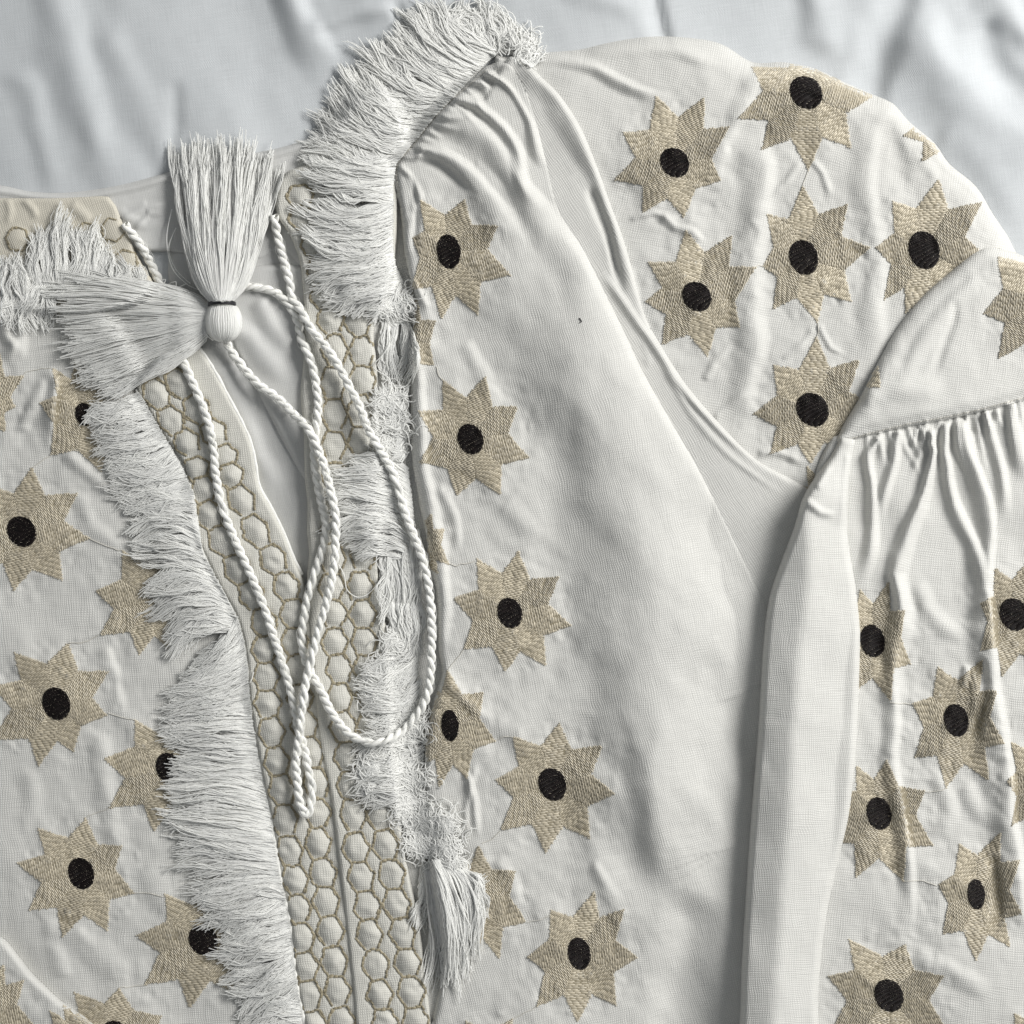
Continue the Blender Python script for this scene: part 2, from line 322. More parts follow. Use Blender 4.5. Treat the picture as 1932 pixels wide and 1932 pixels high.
def pucker(L, x, y):
    """the dense embroidery stiffens and lifts the cloth, which cockles round every point"""
    out = np.zeros(x.shape)
    for k, (l, kk, c, dk, tips) in enumerate(STARS):
        if l != L: continue
        c = np.array(Z(kk, [c])[0]); t = np.array(Z(kk, tips)) - c; Rm = np.linalg.norm(t, axis=1).mean()
        dx, dy = x - c[0], y - c[1]; m = (np.abs(dx) < 2*Rm) & (np.abs(dy) < 2*Rm)
        if not m.any(): continue
        rr = np.hypot(dx[m], dy[m]); th = np.arctan2(dy[m], dx[m]); a0 = math.atan2(*t[0][::-1])
        v = 2.4 * np.clip(1 - (rr / (0.9*Rm))**4, 0, 1)
        v += 1.5 * np.cos(8*(th - a0)) * np.exp(-((rr - 0.92*Rm) / (0.22*Rm))**2)
        v += 0.5 * noise(x[m], y[m], 17, 900+k) * np.exp(-((rr - 1.05*Rm) / (0.35*Rm))**2)
        v += 0.7 * noise(x[m], y[m], 12, 950+k) * (rr < Rm)
        out[m] += v
    return out
COMP = sheet_height(X, Y)          # running height of everything laid so far
LAY = {}
def small_pleats(seam_pts, heading, spacing, lng, h, w, seed):
    r_ = np.random.default_rng(seed); p = resample(spline(seam_pts, 8), spacing); out = []
    for a in p[1:-1]:
        a = a + r_.normal(0, 3, 2); th = heading + r_.normal(0, 0.16); L = r_.uniform(*lng); k = r_.normal(0, 0.12)
        q = [tuple(a + L*t*np.array([math.cos(th + k*t*2), math.sin(th + k*t*2)])) for t in (-0.05, 0.3, 0.65, 1.0)]
        out.append((q, h * r_.uniform(0.5, 1.2), w * r_.uniform(0.8, 1.2), w * r_.uniform(0.9, 1.5), 0.02, 0.7, {'grow': (0.7, 1.5)}))
    return out
def layer(name, outline, level, mat, roll=22, ridges=(), extra=None, nz=1.0, seed=0, floor=1.5, obj='fabric_panel', closed_spline=True, label=None, hfun=None):
    global COMP
    poly = spline(outline, 14, closed=True) if closed_spline else np.array(outline, float)
    lo = poly.min(0) - 12; hi = poly.max(0) + 12
    c0, c1 = np.searchsorted(gx, lo[0]), np.searchsorted(gx, hi[0]); r0, r1 = np.searchsorted(gx, lo[1]), np.searchsorted(gx, hi[1])
    c0 = max(c0-1, 0); r0 = max(r0-1, 0); c1 = min(c1+1, NG); r1 = min(r1+1, NG)
    sl = (slice(r0, r1), slice(c0, c1))
    x, y = X[sl].copy(), Y[sl].copy()
    ins = inside(x, y, poly); d, nx, ny, _, _ = polydist(x, y, poly, True)
    sd = np.where(ins, d, -d)
    cell = ins[:-1, :-1] | ins[1:, :-1] | ins[1:, 1:] | ins[:-1, 1:]
    used = np.zeros(ins.shape, bool)
    for a, b in ((slice(0, -1), slice(0, -1)), (slice(1, None), slice(0, -1)), (slice(1, None), slice(1, None)), (slice(0, -1), slice(1, None))):
        used[a, b] |= cell
    out = used & ~ins
    x[out] = nx[out]; y[out] = ny[out]
    zb = COMP[sl]
    h = np.full(x.shape, float(level)) + nz * (noise(x, y, 150, 20+seed, 0.7, 1.6)*3.0 + noise(x, y, 64, 40+seed, 0.9, 1.8)*1.25 + noise(x, y, 26, 60+seed, 1.2, 1.9)*0.26 + noise(x, y, 13, 80+seed, 0.4, 1.5)*0.08)
    for r in ridges:
        kw = r[-1] if isinstance(r[-1], dict) else {}
        h += ridge(x, y, *(r[:-1] if kw else r), **kw)
    h += pucker(name, x, y)
    if hfun is not None: h += hfun(x, y)
    rr = np.clip(sd / roll, 0, 1); prof = np.sqrt(np.clip(1 - (1-rr)**2, 0, 1))
    z = zb + (h - zb) * prof
    z = np.maximum(z, zb + floor * np.clip(0.5 + sd / 6, 0.3, 1))
    z = np.where(out, zb + 0.4, z)
    ids = -np.ones(ins.shape, int); ids[used] = np.arange(used.sum())
    rr_, cc_ = np.nonzero(cell)
    q = np.stack([ids[rr_, cc_], ids[rr_+1, cc_], ids[rr_+1, cc_+1], ids[rr_, cc_+1]], -1)
    P = np.stack([x, y, z], -1)[used]
    o = mesh_obj(obj, W(P), q, mat, blouse, uv=P[:, :2], label=label)
    Hfull = COMP.copy(); sub = Hfull[sl]; sub[ins] = z[ins]; Hfull[sl] = sub
    SD = np.full(X.shape, -99.0); SD[sl] = sd
    COMP = Hfull
    LAY[name] = dict(H=Hfull, SD=SD, obj=o)
    return o
B = lambda p: Z('B', p)

# ------------------------------------------------------------------ inside of the neck
layer('lining', [(322, 560), (318, 500), (335, 462), (470, 455), (640, 440), (700, 700), (690, 1180), (600, 1330), (470, 1100), (360, 860)], 10, M_inner, roll=20, nz=0.8, seed=1,
      ridges=[(Z('R', [(760, 100), (900, 420), (1100, 900), (1300, 1350)]), 8, 30, 26)], label='white lining inside the neck opening')
layer('back', [(405, 560), (440, 655), (482, 731), (508, 782), (538, 841), (573, 902), (620, 960), (660, 700), (600, 520), (470, 505)], 17, M_inner, roll=10, nz=0.8, seed=2,
      ridges=[(Z('R', [(760, -200), (1000, 0), (1150, 150), (1400, 350)]), 9, 30, 35), (Z('R', [(1100, -350), (1250, -100), (1420, 150)]), 7, 22, 30)],
      label='inner back panel seen through the neck opening')
neck_top = Z('A', [(-520, 850), (-250, 880), (0, 895), (150, 925), (330, 930), (550, 900), (750, 850), (950, 790), (1200, 745), (1400, 700), (1550, 640), (1640, 570), (1720, 470)])
layer('facing', neck_top + [(730, 170), (780, 320), (700, 470), (600, 520), (530, 470), (492, 487), (420, 488), (330, 476), (283, 476), (230, 470), (-60, 470), (-195, 420)],
      18, M_inner, roll=10, nz=0.7, seed=3,
      ridges=[(Z('T', [(1180, 480), (1400, 340), (1640, 300)]), 5, 8, 14), (Z('T', [(1300, 560), (1450, 400), (1620, 390)]), 4, 8, 10),
              (Z('A', [(0, 925), (330, 955), (560, 930), (900, 830), (1300, 760), (1600, 640)]), 5, 10, 10, 0, 0), (Z('A', [(560, 1000), (700, 1100), (820, 1060)]), 3, 12, 14)],
      label='neck facing along the back neckline')

# ------------------------------------------------------------------ left front
layer('left', [(-195, 560), (60, 545), (160, 560), (230, 620), (300, 740), (400, 860), (440, 980), (500, 1120), (520, 1300), (560, 1500), (600, 1700), (640, 2130), (-195, 2130)],
      18, M_left, roll=30, nz=1.1, seed=4,
      ridges=[(Z('D', [(20, -60), (100, 60), (60, 200)]), 8, 22), (Z('D', [(30, -190), (0, 0), (60, 120), (20, 230)]), 12, 16, 22),
              (Z('D', [(240, 215), (280, 300), (250, 480), (240, 600)]), 9, 10, 22), (Z('D', [(100, 560), (180, 330), (240, 220)]), 5, 18),
              (Z('D', [(300, 640), (420, 760), (560, 860)]), 5, 26), (Z('D', [(380, 840), (430, 1000), (600, 1100)]), 4, 26),
              (Z('G', [(500, 90), (560, 250), (600, 450)]), 5, 14, 30), (Z('G', [(350, 90), (430, 60), (520, 40)]), 3, 8),
              (Z('G', [(470, 500), (500, 760), (520, 950), (620, 1150)]), 6, 26, 30), (Z('G', [(130, 700), (160, 900), (80, 1000)]), 4, 30),
              (Z('G', [(180, 1480), (350, 1500), (520, 1620), (640, 1740)]), 5, 36), (Z('G', [(300, 1700), (260, 1500)]), 4, 26),
              (Z('G', [(700, 1150), (820, 1400)]), 3, 30)],
      label='left front panel of white linen scattered with stars')
layer('collar_flap', [(-195, 400), (-60, 378), (0, 374), (100, 374), (190, 370), (205, 371), (219, 389), (234, 428), (252, 465), (270, 500), (290, 545), (230, 580), (100, 590), (-195, 560)],
      27, M_col, roll=7, nz=0.6, seed=5,
      ridges=[(Z('T', [(60, 250), (100, 400), (60, 520)]), 3, 10), (Z('T', [(230, 260), (330, 380), (360, 480)]), 4, 10, 12), (Z('T', [(700, 300), (820, 400), (900, 480)]), 4, 14, 16)],
      hfun=lambda x, y: sum(6 * np.clip(1 - ((x-cx)**2 + (y-cy)**2) / 24**2, 0, 1)**0.7 for cx, cy in ((33, 451), (213, 434), (165, 443), (238, 494), (-30, 430))),
      label='left collar end of cream linen with honeycomb stitching')
CF = Z('d', [(33, 451), (213, 434), (165, 443), (238, 494), (-30, 430)])

# ------------------------------------------------------------------ right body under the placket
layer('right_base', [(560, 300), (740, 280), (800, 330), (860, 700), (900, 1200), (1100, 1500), (1200, 2130), (640, 2130), (600, 1300), (590, 700)], 16, M_front, roll=16, nz=1.0, seed=6,
      label='right front panel of white linen lying under the fringe')

# ------------------------------------------------------------------ honeycomb plackets
LL = Z('R', [(290, 430), (410, 650), (530, 830), (620, 1030), (665, 1210), (720, 1405), (830, 1620)]) + Z('Q', [(115, 235), (215, 440), (320, 660), (330, 880), (345, 1095), (358, 1322), (380, 1545), (420, 1775)]) + Z('P', [(460, 240), (490, 480), (530, 725), (570, 970), (600, 1200), (630, 1425), (660, 1660), (690, 1895), (720, 2130)])
LR = Z('R', [(480, 350), (610, 560), (750, 740), (850, 930), (890, 1095), (970, 1295), (1100, 1540)]) + Z('Q', [(400, 150), (510, 375), (560, 590), (570, 820), (590, 1040), (605, 1260), (640, 1480), (690, 1710)]) + Z('P', [(740, 180), (745, 425), (755, 670), (800, 905), (830, 1140), (850, 1375), (880, 1615), (910, 1855), (940, 2100)])
RL = [(566, 370), (571, 410), (592, 460), (604, 510), (612, 556)] + Z('S', [(640, 190), (690, 490), (660, 815), (690, 1100), (680, 1400), (690, 1690)]) + [(636, 945), (630, 998), (628, 1052)] + Z('Q', [(870, 385), (890, 590), (890, 815), (920, 1040), (940, 1270), (965, 1505), (990, 1740)]) + Z('P', [(1015, 205), (1040, 445), (1070, 700), (1110, 940), (1150, 1180), (1180, 1415), (1220, 1650), (1260, 1885), (1290, 2120)])
RR = [(640, 490), (658, 545)] + Z('S', [(900, 210), (940, 490), (950, 770), (930, 1070), (950, 1380), (940, 1690)]) + [(690, 950), (686, 1000), (684, 1048)] + Z('Q', [(1100, 375), (1110, 590), (1135, 815), (1150, 1035), (1170, 1262), (1190, 1490), (1225, 1730)]) + Z('P', [(1235, 200), (1260, 440), (1300, 680), (1350, 920), (1390, 1160), (1430, 1395), (1480, 1635), (1510, 1870), (1550, 2110)])
def cell_frames(col):
    """centre, axis direction along the band, half sizes for each cell"""
    C = np.array(col); T = np.gradient(C, axis=0); out = []
    for i, (c, t) in enumerate(zip(C, T)):
        l = np.linalg.norm(t); t = t / l
        # keep the hexagon axis mostly along the band
        jr = np.random.default_rng(int(c[0]*7 + c[1]*13))
        out.append((c + jr.uniform(-1.8, 1.8, 2), t, l * 0.5 * jr.uniform(0.94, 1.02)))
    return out
CELLS = {k: cell_frames(v) for k, v in (('LL', LL), ('LR', LR), ('RL', RL), ('RR', RR))}
def hexd(x, y, c, t, hh, hw=26.0):
    v = (x-c[0])*t[0] + (y-c[1])*t[1]; u = -(x-c[0])*t[1] + (y-c[1])*t[0]
    v = v / hh; u = u / hw
    return 0.55*np.maximum(np.abs(v), (np.abs(u) + 0.5*np.abs(v))) + 0.45*np.hypot(u, v)*1.04
def puff(cols):
    def f(x, y):
        best = np.full(x.shape, 9.0); var = np.zeros(x.shape); k = 0
        for cc in cols:
            for c, t, hh in CELLS[cc]:
                k += 1
                m = (np.abs(x-c[0]) < 45) & (np.abs(y-c[1]) < 45)
                if not m.any(): continue
                d = np.full(x.shape, 9.0); d[m] = hexd(x[m], y[m], c, t, hh)
                var = np.where(d < best, (k * 0.618) % 1.0, var); best = np.minimum(best, d)
        best = best * 1.07
        dome = np.clip(1 - best**2.4, 0, 1) * (5.0 + 4.0*var)
        crump = noise(x, y, 13, 7, 0.3, 1.7) * 2.6 * np.clip(1 - best, 0, 1)
        fill = 2.4 * np.clip((best - 1.04) / 0.3, 0, 1)
        return dome + crump + fill
    return f
pl_in = Z('R', [(600, 20), (640, 60), (760, 230), (850, 400), (960, 600), (1050, 800), (1100, 1000), (1130, 1180), (1220, 1350), (1330, 1560), (1400, 1740), (1470, 1900)])
pl_out = Z('R', [(130, 380), (210, 520), (300, 690), (430, 880), (520, 1010), (545, 1200), (560, 1450), (620, 1620), (700, 1780)])[::-1]
pl_out_low = [(414, 1108), (445, 1162), (463, 1229), (469, 1307), (473, 1341), (492, 1451), (512, 1548), (527, 1646), (547, 1744), (555, 1822), (562, 1873), (574, 1932), (600, 2130)]
layer('placket_left', pl_in + [(575, 1098), (590, 1180), (620, 1300), (650, 1500), (690, 1800), (720, 2130)] + pl_out_low[::-1] + pl_out + Z('R', [(300, 150)]),
      27, M_plk, roll=7, nz=0.55, seed=7, hfun=puff(['LL', 'LR']), obj='placket_band', label='left placket band quilted in a tan honeycomb stitch')
pr_left = [(523, 355), (521, 405), (545, 440), (564, 488), (570, 527), (574, 600), (572, 683), (567, 742), (573, 820), (575, 908), (580, 946), (579, 1005), (583, 1042), (578, 1101), (584, 1180), (592, 1270), (597, 1333), (603, 1394), (617, 1464), (625, 1509), (635, 1590), (644, 1665), (652, 1730), (660, 1802), (667, 1870), (672, 1932), (690, 2130)]
pr_right = [(545, 322), (640, 300), (740, 310), (745, 500), (712, 600), (705, 630), (711, 683), (713, 732), (715, 900), (715, 1050), (720, 1131), (730, 1183), (732, 1230), (735, 1300), (745, 1450), (757, 1550), (769, 1633), (791, 1739), (802, 1832), (809, 1887), (814, 1940), (830, 2130)]
layer('placket_right', pr_left + pr_right[::-1], 33, M_plk, roll=6, nz=0.55, seed=8, hfun=puff(['RL', 'RR']), obj='placket_band', label='right placket band quilted in a tan honeycomb stitch')

# ------------------------------------------------------------------ sleeve head with stars, folds, front panel
sleeve_out = [(930, 140), (955, 108)] + Z('B', [(1080, 255), (1250, 240), (1400, 205), (1580, 178), (1750, 180), (1932, 210)]) + Z('C', [(620, 300), (770, 300), (920, 330), (1050, 390), (1210, 460), (1300, 500), (1380, 590), (1500, 690), (1570, 790), (1700, 900), (1780, 1030), (1860, 1150), (1900, 1230)]) + [(1980, 560), (2130, 640), (2130, 900), (1700, 1000), (1500, 1100), (1300, 900), (1000, 500)]
layer('sleeve', sleeve_out, 44, M_sleeve, roll=46, nz=1.25, seed=9,
      ridges=[(Z('C', [(640, 620), (670, 800), (655, 1050), (650, 1300), (640, 1550), (590, 1950), (560, 2150)]), 13, 28, 50),
              (Z('B', [(1000, 262), (1150, 275), (1330, 320), (1440, 378), (1560, 430), (1700, 470)]), 12, 10, 26),
              (Z('B', [(1250, 250), (1500, 220), (1800, 240), (1950, 300)]), 8, 26),
              (Z('C', [(180, 1030), (250, 1090), (330, 1110), (400, 1180)]), 8, 8, 16), (Z('C', [(20, 1060), (150, 1020), (300, 1080)]), 5, 9),
              (Z('C', [(660, 330), (560, 560), (480, 700), (440, 900)]), 6, 14, 30),
              (Z('C', [(900, 760), (960, 830), (1000, 960)]), 4, 9), (Z('C', [(860, 780), (800, 880), (700, 960)]), 4, 10),
              (Z('C', [(940, 1560), (1000, 1680), (1080, 1720)]), 4, 9), (Z('C', [(920, 1580), (840, 1680), (740, 1740)]), 4, 10),
              (Z('C', [(1180, 560), (1190, 900), (1210, 1300), (1220, 1640), (1150, 1900)]), 8, 26, 44),
              (Z('C', [(1250, 560), (1340, 800), (1280, 950)]), -5, 30), (Z('C', [(1420, 560), (1550, 800), (1720, 960), (1860, 1200)]), 5, 14),
              (Z('C', [(0, 1250), (60, 1500), (120, 1760), (170, 1932)]), 6, 14, 24),
              (Z('F', [(380, 300), (430, 200), (520, 120)]), 5, 12), (Z('F', [(420, 480), (500, 420), (620, 340)]), 4, 12),
              (Z('F', [(640, 640), (740, 640), (880, 700)]), 6, 12, 14)],
      label='puffed sleeve head with tan stars')
layer('sleeve_tuck', [(950, 118), (1033, 156), (1090, 230), (1123, 305), (1150, 380), (1182, 469), (1213, 586), (1240, 640), (1294, 725), (1365, 807), (1431, 870), (1509, 913), (1560, 960), (1560, 1100), (1440, 1300), (1200, 1250), (900, 400)],
      54, M_fold, roll=12, nz=0.9, seed=10,
      ridges=[(Z('B', [(960, 290), (1120, 380), (1230, 560), (1310, 700), (1350, 820), (1430, 1000), (1500, 1250), (1545, 1450)]), 12, 26, 44, 0.08, 0.2),
              (Z('F', [(-120, -250), (140, 120), (330, 380), (540, 600), (760, 740), (880, 810)]), 7, 9, 14),
              (Z('F', [(180, 200), (330, 460), (560, 700), (800, 860)]), 3, 8, 10),
              (Z('B', [(1300, 900), (1420, 1200), (1480, 1450)]), -10, 14, 14)],
      label='tucked fold of the sleeve')
Fl = [(744, 309), (748, 360), (757, 420), (763, 480), (776, 540), (780, 566), (776, 650), (775, 742), (776, 859), (786, 920), (792, 960), (803, 1010), (807, 1072), (820, 1111), (826, 1229), (834, 1268), (815, 1330), (800, 1420), (808, 1600), (835, 1800), (850, 2130)]
Fr = [(955, 118), (985, 155), (1010, 225), (1030, 305), (1053, 395), (1100, 470), (1145, 560), (1180, 630), (1213, 701), (1268, 799), (1320, 890), (1372, 995), (1419, 1092), (1449, 1160), (1470, 1300), (1470, 1500), (1470, 2130)]
seamF = [(955, 118), (916, 125), (854, 180), (815, 219), (780, 266), (744, 309)]
layer('front', Fr + Fl[::-1] + seamF[::-1][1:-1], 44, M_front, roll=15, nz=1.5, seed=11,
      ridges=small_pleats([(950, 122), (916, 127), (854, 182), (815, 221), (780, 268), (746, 311)], 0.55, 17, (45, 110), 6, 7, 6) + [(B([(450, 690), (600, 730), (700, 810), (780, 920), (870, 1010), (950, 1130), (1060, 1290)]), 17, 18, 46, 0.04, 0.6, {'grow': (0.6, 1.5)}),
              (B([(540, 560), (700, 580), (820, 700), (920, 830), (1040, 960), (1160, 1130), (1270, 1310), (1370, 1480), (1500, 1720), (1640, 1950)]), 15, 30, 60, 0.04, 0.5, {'grow': (0.6, 1.5)}),
              (B([(620, 480), (760, 510), (880, 620), (950, 740), (1010, 900), (1100, 1020)]), 17, 14, 22, 0.04, 0.3, {'grow': (0.6, 1.5)}),
              (B([(700, 400), (780, 400), (840, 480)]), 9, 8, 10, 0.04, 0.4, {'grow': (0.6, 1.5)}),
              (B([(780, 340), (880, 390), (960, 500), (1010, 580), (1050, 720), (1120, 880)]), 16, 14, 20, 0.04, 0.4, {'grow': (0.6, 1.5)}),
              (B([(850, 300), (980, 350), (1060, 460), (1120, 640), (1150, 800)]), 12, 14, 18, 0.04, 0.4, {'grow': (0.6, 1.5)}),
              (B([(1120, 960), (1170, 1010), (1290, 1180), (1400, 1370), (1480, 1500)]), 8, 8, 16, 0.1, 0.3),
              ([(905, 330), (975, 450), (1050, 580), (1110, 700), (1175, 850), (1215, 1000), (1235, 1150), (1236, 1300), (1228, 1500), (1240, 1650), (1300, 1730)], 46, 195, 190, 0.3, 0.18, {'warp': 0.6}),
              (B([(380, 800), (430, 850), (480, 950), (450, 1060)]), 7, 8, 12, 0.04, 0.4, {'grow': (0.6, 1.5)}),
              (B([(355, 900), (380, 1100), (430, 1320), (500, 1460), (540, 1600)]), 9, 9, 14, 0.04, 0.3, {'grow': (0.6, 1.5)}),
              (B([(500, 740), (640, 840), (760, 960)]), -8, 14, 20, 0.05, 0.4),
              (B([(430, 830), (470, 1000), (440, 1280)]), -6, 9, 9),
              (Z('E', [(470, 60), (480, 400), (490, 700), (560, 950), (600, 1300), (600, 1650)]), 9, 16, 22, 0.1, 0.2),
              (Z('E', [(700, 100), (800, 250), (900, 450)]), 5, 20, 26), (Z('E', [(560, 800), (640, 950), (660, 1150)]), 5, 12, 18),
              (Z('E', [(860, 880), (980, 1000), (1060, 1100)]), 4, 30), (Z('E', [(1000, 200), (1100, 500), (1180, 900)]), -5, 90, 90),
              (Z('H', [(1500, 300), (1470, 600), (1480, 850), (1500, 1050), (1540, 1250), (1640, 1380)]), -17, 60, 95, 0.35, 0.3),
              (Z('H', [(1840, 1300), (1760, 1600), (1750, 2000)]), -14, 70, 70, 0.2, 0.0),
              (Z('H', [(700, 700), (740, 850), (760, 1050)]), 8, 9, 14), (Z('H', [(760, 680), (700, 900), (720, 1050)]), 5, 9, 10),
              (Z('H', [(560, 120), (640, 300), (760, 420), (880, 520)]), 5, 16), (Z('H', [(850, 1100), (950, 1250), (960, 1380)]), 5, 18, 22),
              (Z('H', [(1300, 1150), (1420, 1300), (1480, 1500)]), 5, 24, 30)],
      label='right front panel with a column of tan stars, gathered at the shoulder')

# ------------------------------------------------------------------ sleeve lower part: gathers, yoke band, cuff fold, corner fold
layer('gather', [(1560, 840), (1615, 815), (1701, 795), (1818, 770), (1932, 745), (2130, 690), (2130, 2130), (1450, 2130), (1480, 1500), (1520, 1000)], 58, M_gather, roll=14, nz=1.2, seed=12,
      ridges=small_pleats([(1620, 828), (1701, 806), (1818, 783), (1932, 752), (2100, 700)], 1.52, 19, (50, 150), 6.5, 7.5, 5) + [(Z('F', [(1230, 560), (1180, 650), (1195, 800), (1210, 1000), (1180, 1150), (1130, 1300)]), 14, 10, 14, 0.02, 0.3, {'grow': (0.75, 1.9)}),
              (Z('F', [(1330, 530), (1310, 680), (1250, 850), (1215, 1000)]), 13, 10, 14, 0.02, 0.4, {'grow': (0.75, 1.9)}),
              (Z('F', [(1470, 510), (1495, 640), (1450, 850), (1360, 1060), (1310, 1230), (1350, 1400), (1310, 1650), (1300, 1932)]), 19, 16, 16, 0.02, 0.3, {'grow': (0.75, 1.9)}),
              (Z('F', [(1560, 490), (1560, 700), (1600, 900), (1690, 1080), (1720, 1250), (1740, 1450)]), 15, 14, 20, 0.02, 0.3, {'grow': (0.75, 1.9)}),
              (Z('F', [(1640, 470), (1690, 700), (1750, 850), (1772, 1050), (1760, 1300), (1790, 1700), (1840, 2100), (1900, 2600), (1930, 3000)]), 19, 9, 34, 0.02, 0.1, {'grow': (0.75, 1.9)}),
              (Z('F', [(1740, 440), (1790, 600), (1830, 850), (1850, 1000)]), 11, 10, 14, 0.02, 0.4, {'grow': (0.75, 1.9)}),
              (Z('F', [(1870, 400), (1910, 600), (1960, 800)]), 13, 12, 16, 0.02, 0.4, {'grow': (0.75, 1.9)}), (Z('F', [(2000, 370), (2060, 600), (2100, 900)]), 13, 12, 16, 0.02, 0.4, {'grow': (0.75, 1.9)}),
              (Z('F', [(1420, 530), (1400, 640)]), 6, 6, 7, 0.02, 0.5, {'grow': (0.75, 1.9)}), (Z('F', [(1690, 460), (1710, 560)]), 5, 6, 6, 0.02, 0.5, {'grow': (0.75, 1.9)}), (Z('F', [(1800, 430), (1830, 540)]), 5, 6, 6, 0.02, 0.5, {'grow': (0.75, 1.9)}),
              (Z('F', [(1420, 1250), (1520, 1450), (1660, 1560)]), 6, 26, 30),
              (Z('I', [(1710, 150), (1740, 350), (1700, 600)]), -10, 20, 22), (Z('I', [(1660, 200), (1640, 330)]), 7, 12, 12),
              (Z('I', [(1290, 150), (1310, 400), (1300, 650), (1340, 900), (1380, 1250), (1370, 1550)]), 12, 12, 30),
              (Z('I', [(1480, 700), (1560, 900), (1480, 1050)]), 6, 24), (Z('I', [(1780, 1100), (1800, 1350), (1780, 1550)]), -7, 20, 22),
              (Z('I', [(1640, 760), (1720, 900), (1860, 1000)]), 5, 20), (Z('I', [(1400, 1560), (1600, 1700), (1800, 1800)]), 6, 26, 30)],
      label='gathered lower sleeve with tan stars')
U_out = [(2130, 520), (1980, 500), (1920, 478), (1873, 467), (1842, 475), (1787, 518), (1736, 564), (1689, 625), (1646, 703), (1619, 755), (1588, 807), (1580, 838), (1615, 828), (1701, 808), (1818, 785), (1932, 755), (2130, 695)]
layer('yoke', U_out, 72, M_band, roll=26, nz=1.3, seed=13,
      ridges=[(Z('C', [(1860, 1230), (1700, 1350), (1560, 1500), (1420, 1700), (1300, 1932)]), 6, 22, 20), (Z('C', [(1600, 1450), (1560, 1650), (1480, 1850)]), -4, 16, 16), (Z('F', [(1150, 400), (1330, 330), (1560, 330)]), 5, 30)],
      label='plain sleeve band above the gathers')
layer('cuff', [(1588, 826), (1568, 860), (1545, 889), (1514, 940), (1498, 994), (1459, 1100), (1447, 1151), (1439, 1229), (1432, 1346), (1424, 1451), (1412, 1607), (1400, 1802), (1395, 1932), (1385, 2130), (1530, 2130), (1545, 1861), (1557, 1744), (1576, 1646), (1603, 1529), (1617, 1373), (1623, 1216), (1622, 1180), (1615, 1112), (1602, 1034), (1598, 975), (1605, 877), (1613, 828)],
      76, M_cuff, roll=13, nz=0.8, seed=14,
      ridges=[(Z('F', [(1080, 600), (1010, 720), (940, 850), (890, 950), (885, 1300), (850, 1600), (825, 1932)]) + Z('I', [(815, 500), (800, 900), (760, 1400), (720, 1932), (700, 2300)]), 34, 90, 100, 0.1, 0.0, -1, {'warp': 0.25}),
       (Z('F', [(870, 860), (960, 930), (1040, 940)]), 7, 10, 14), (Z('F', [(1090, 640), (1075, 850), (1070, 1000)]), 6, 6, 12), (Z('F', [(930, 820), (1000, 700)]), 5, 10)],
      label='long smooth pleat of the sleeve')
layer('corner', Z('G', [(-520, 1400), (-200, 1450), (0, 1508), (80, 1590), (150, 1680), (220, 1750), (290, 1815), (370, 1870), (450, 1932), (600, 2080), (700, 2440), (-520, 2440)]), 36, M_left, roll=15, nz=1.0, seed=15,
      label='turned-up corner of the left side')

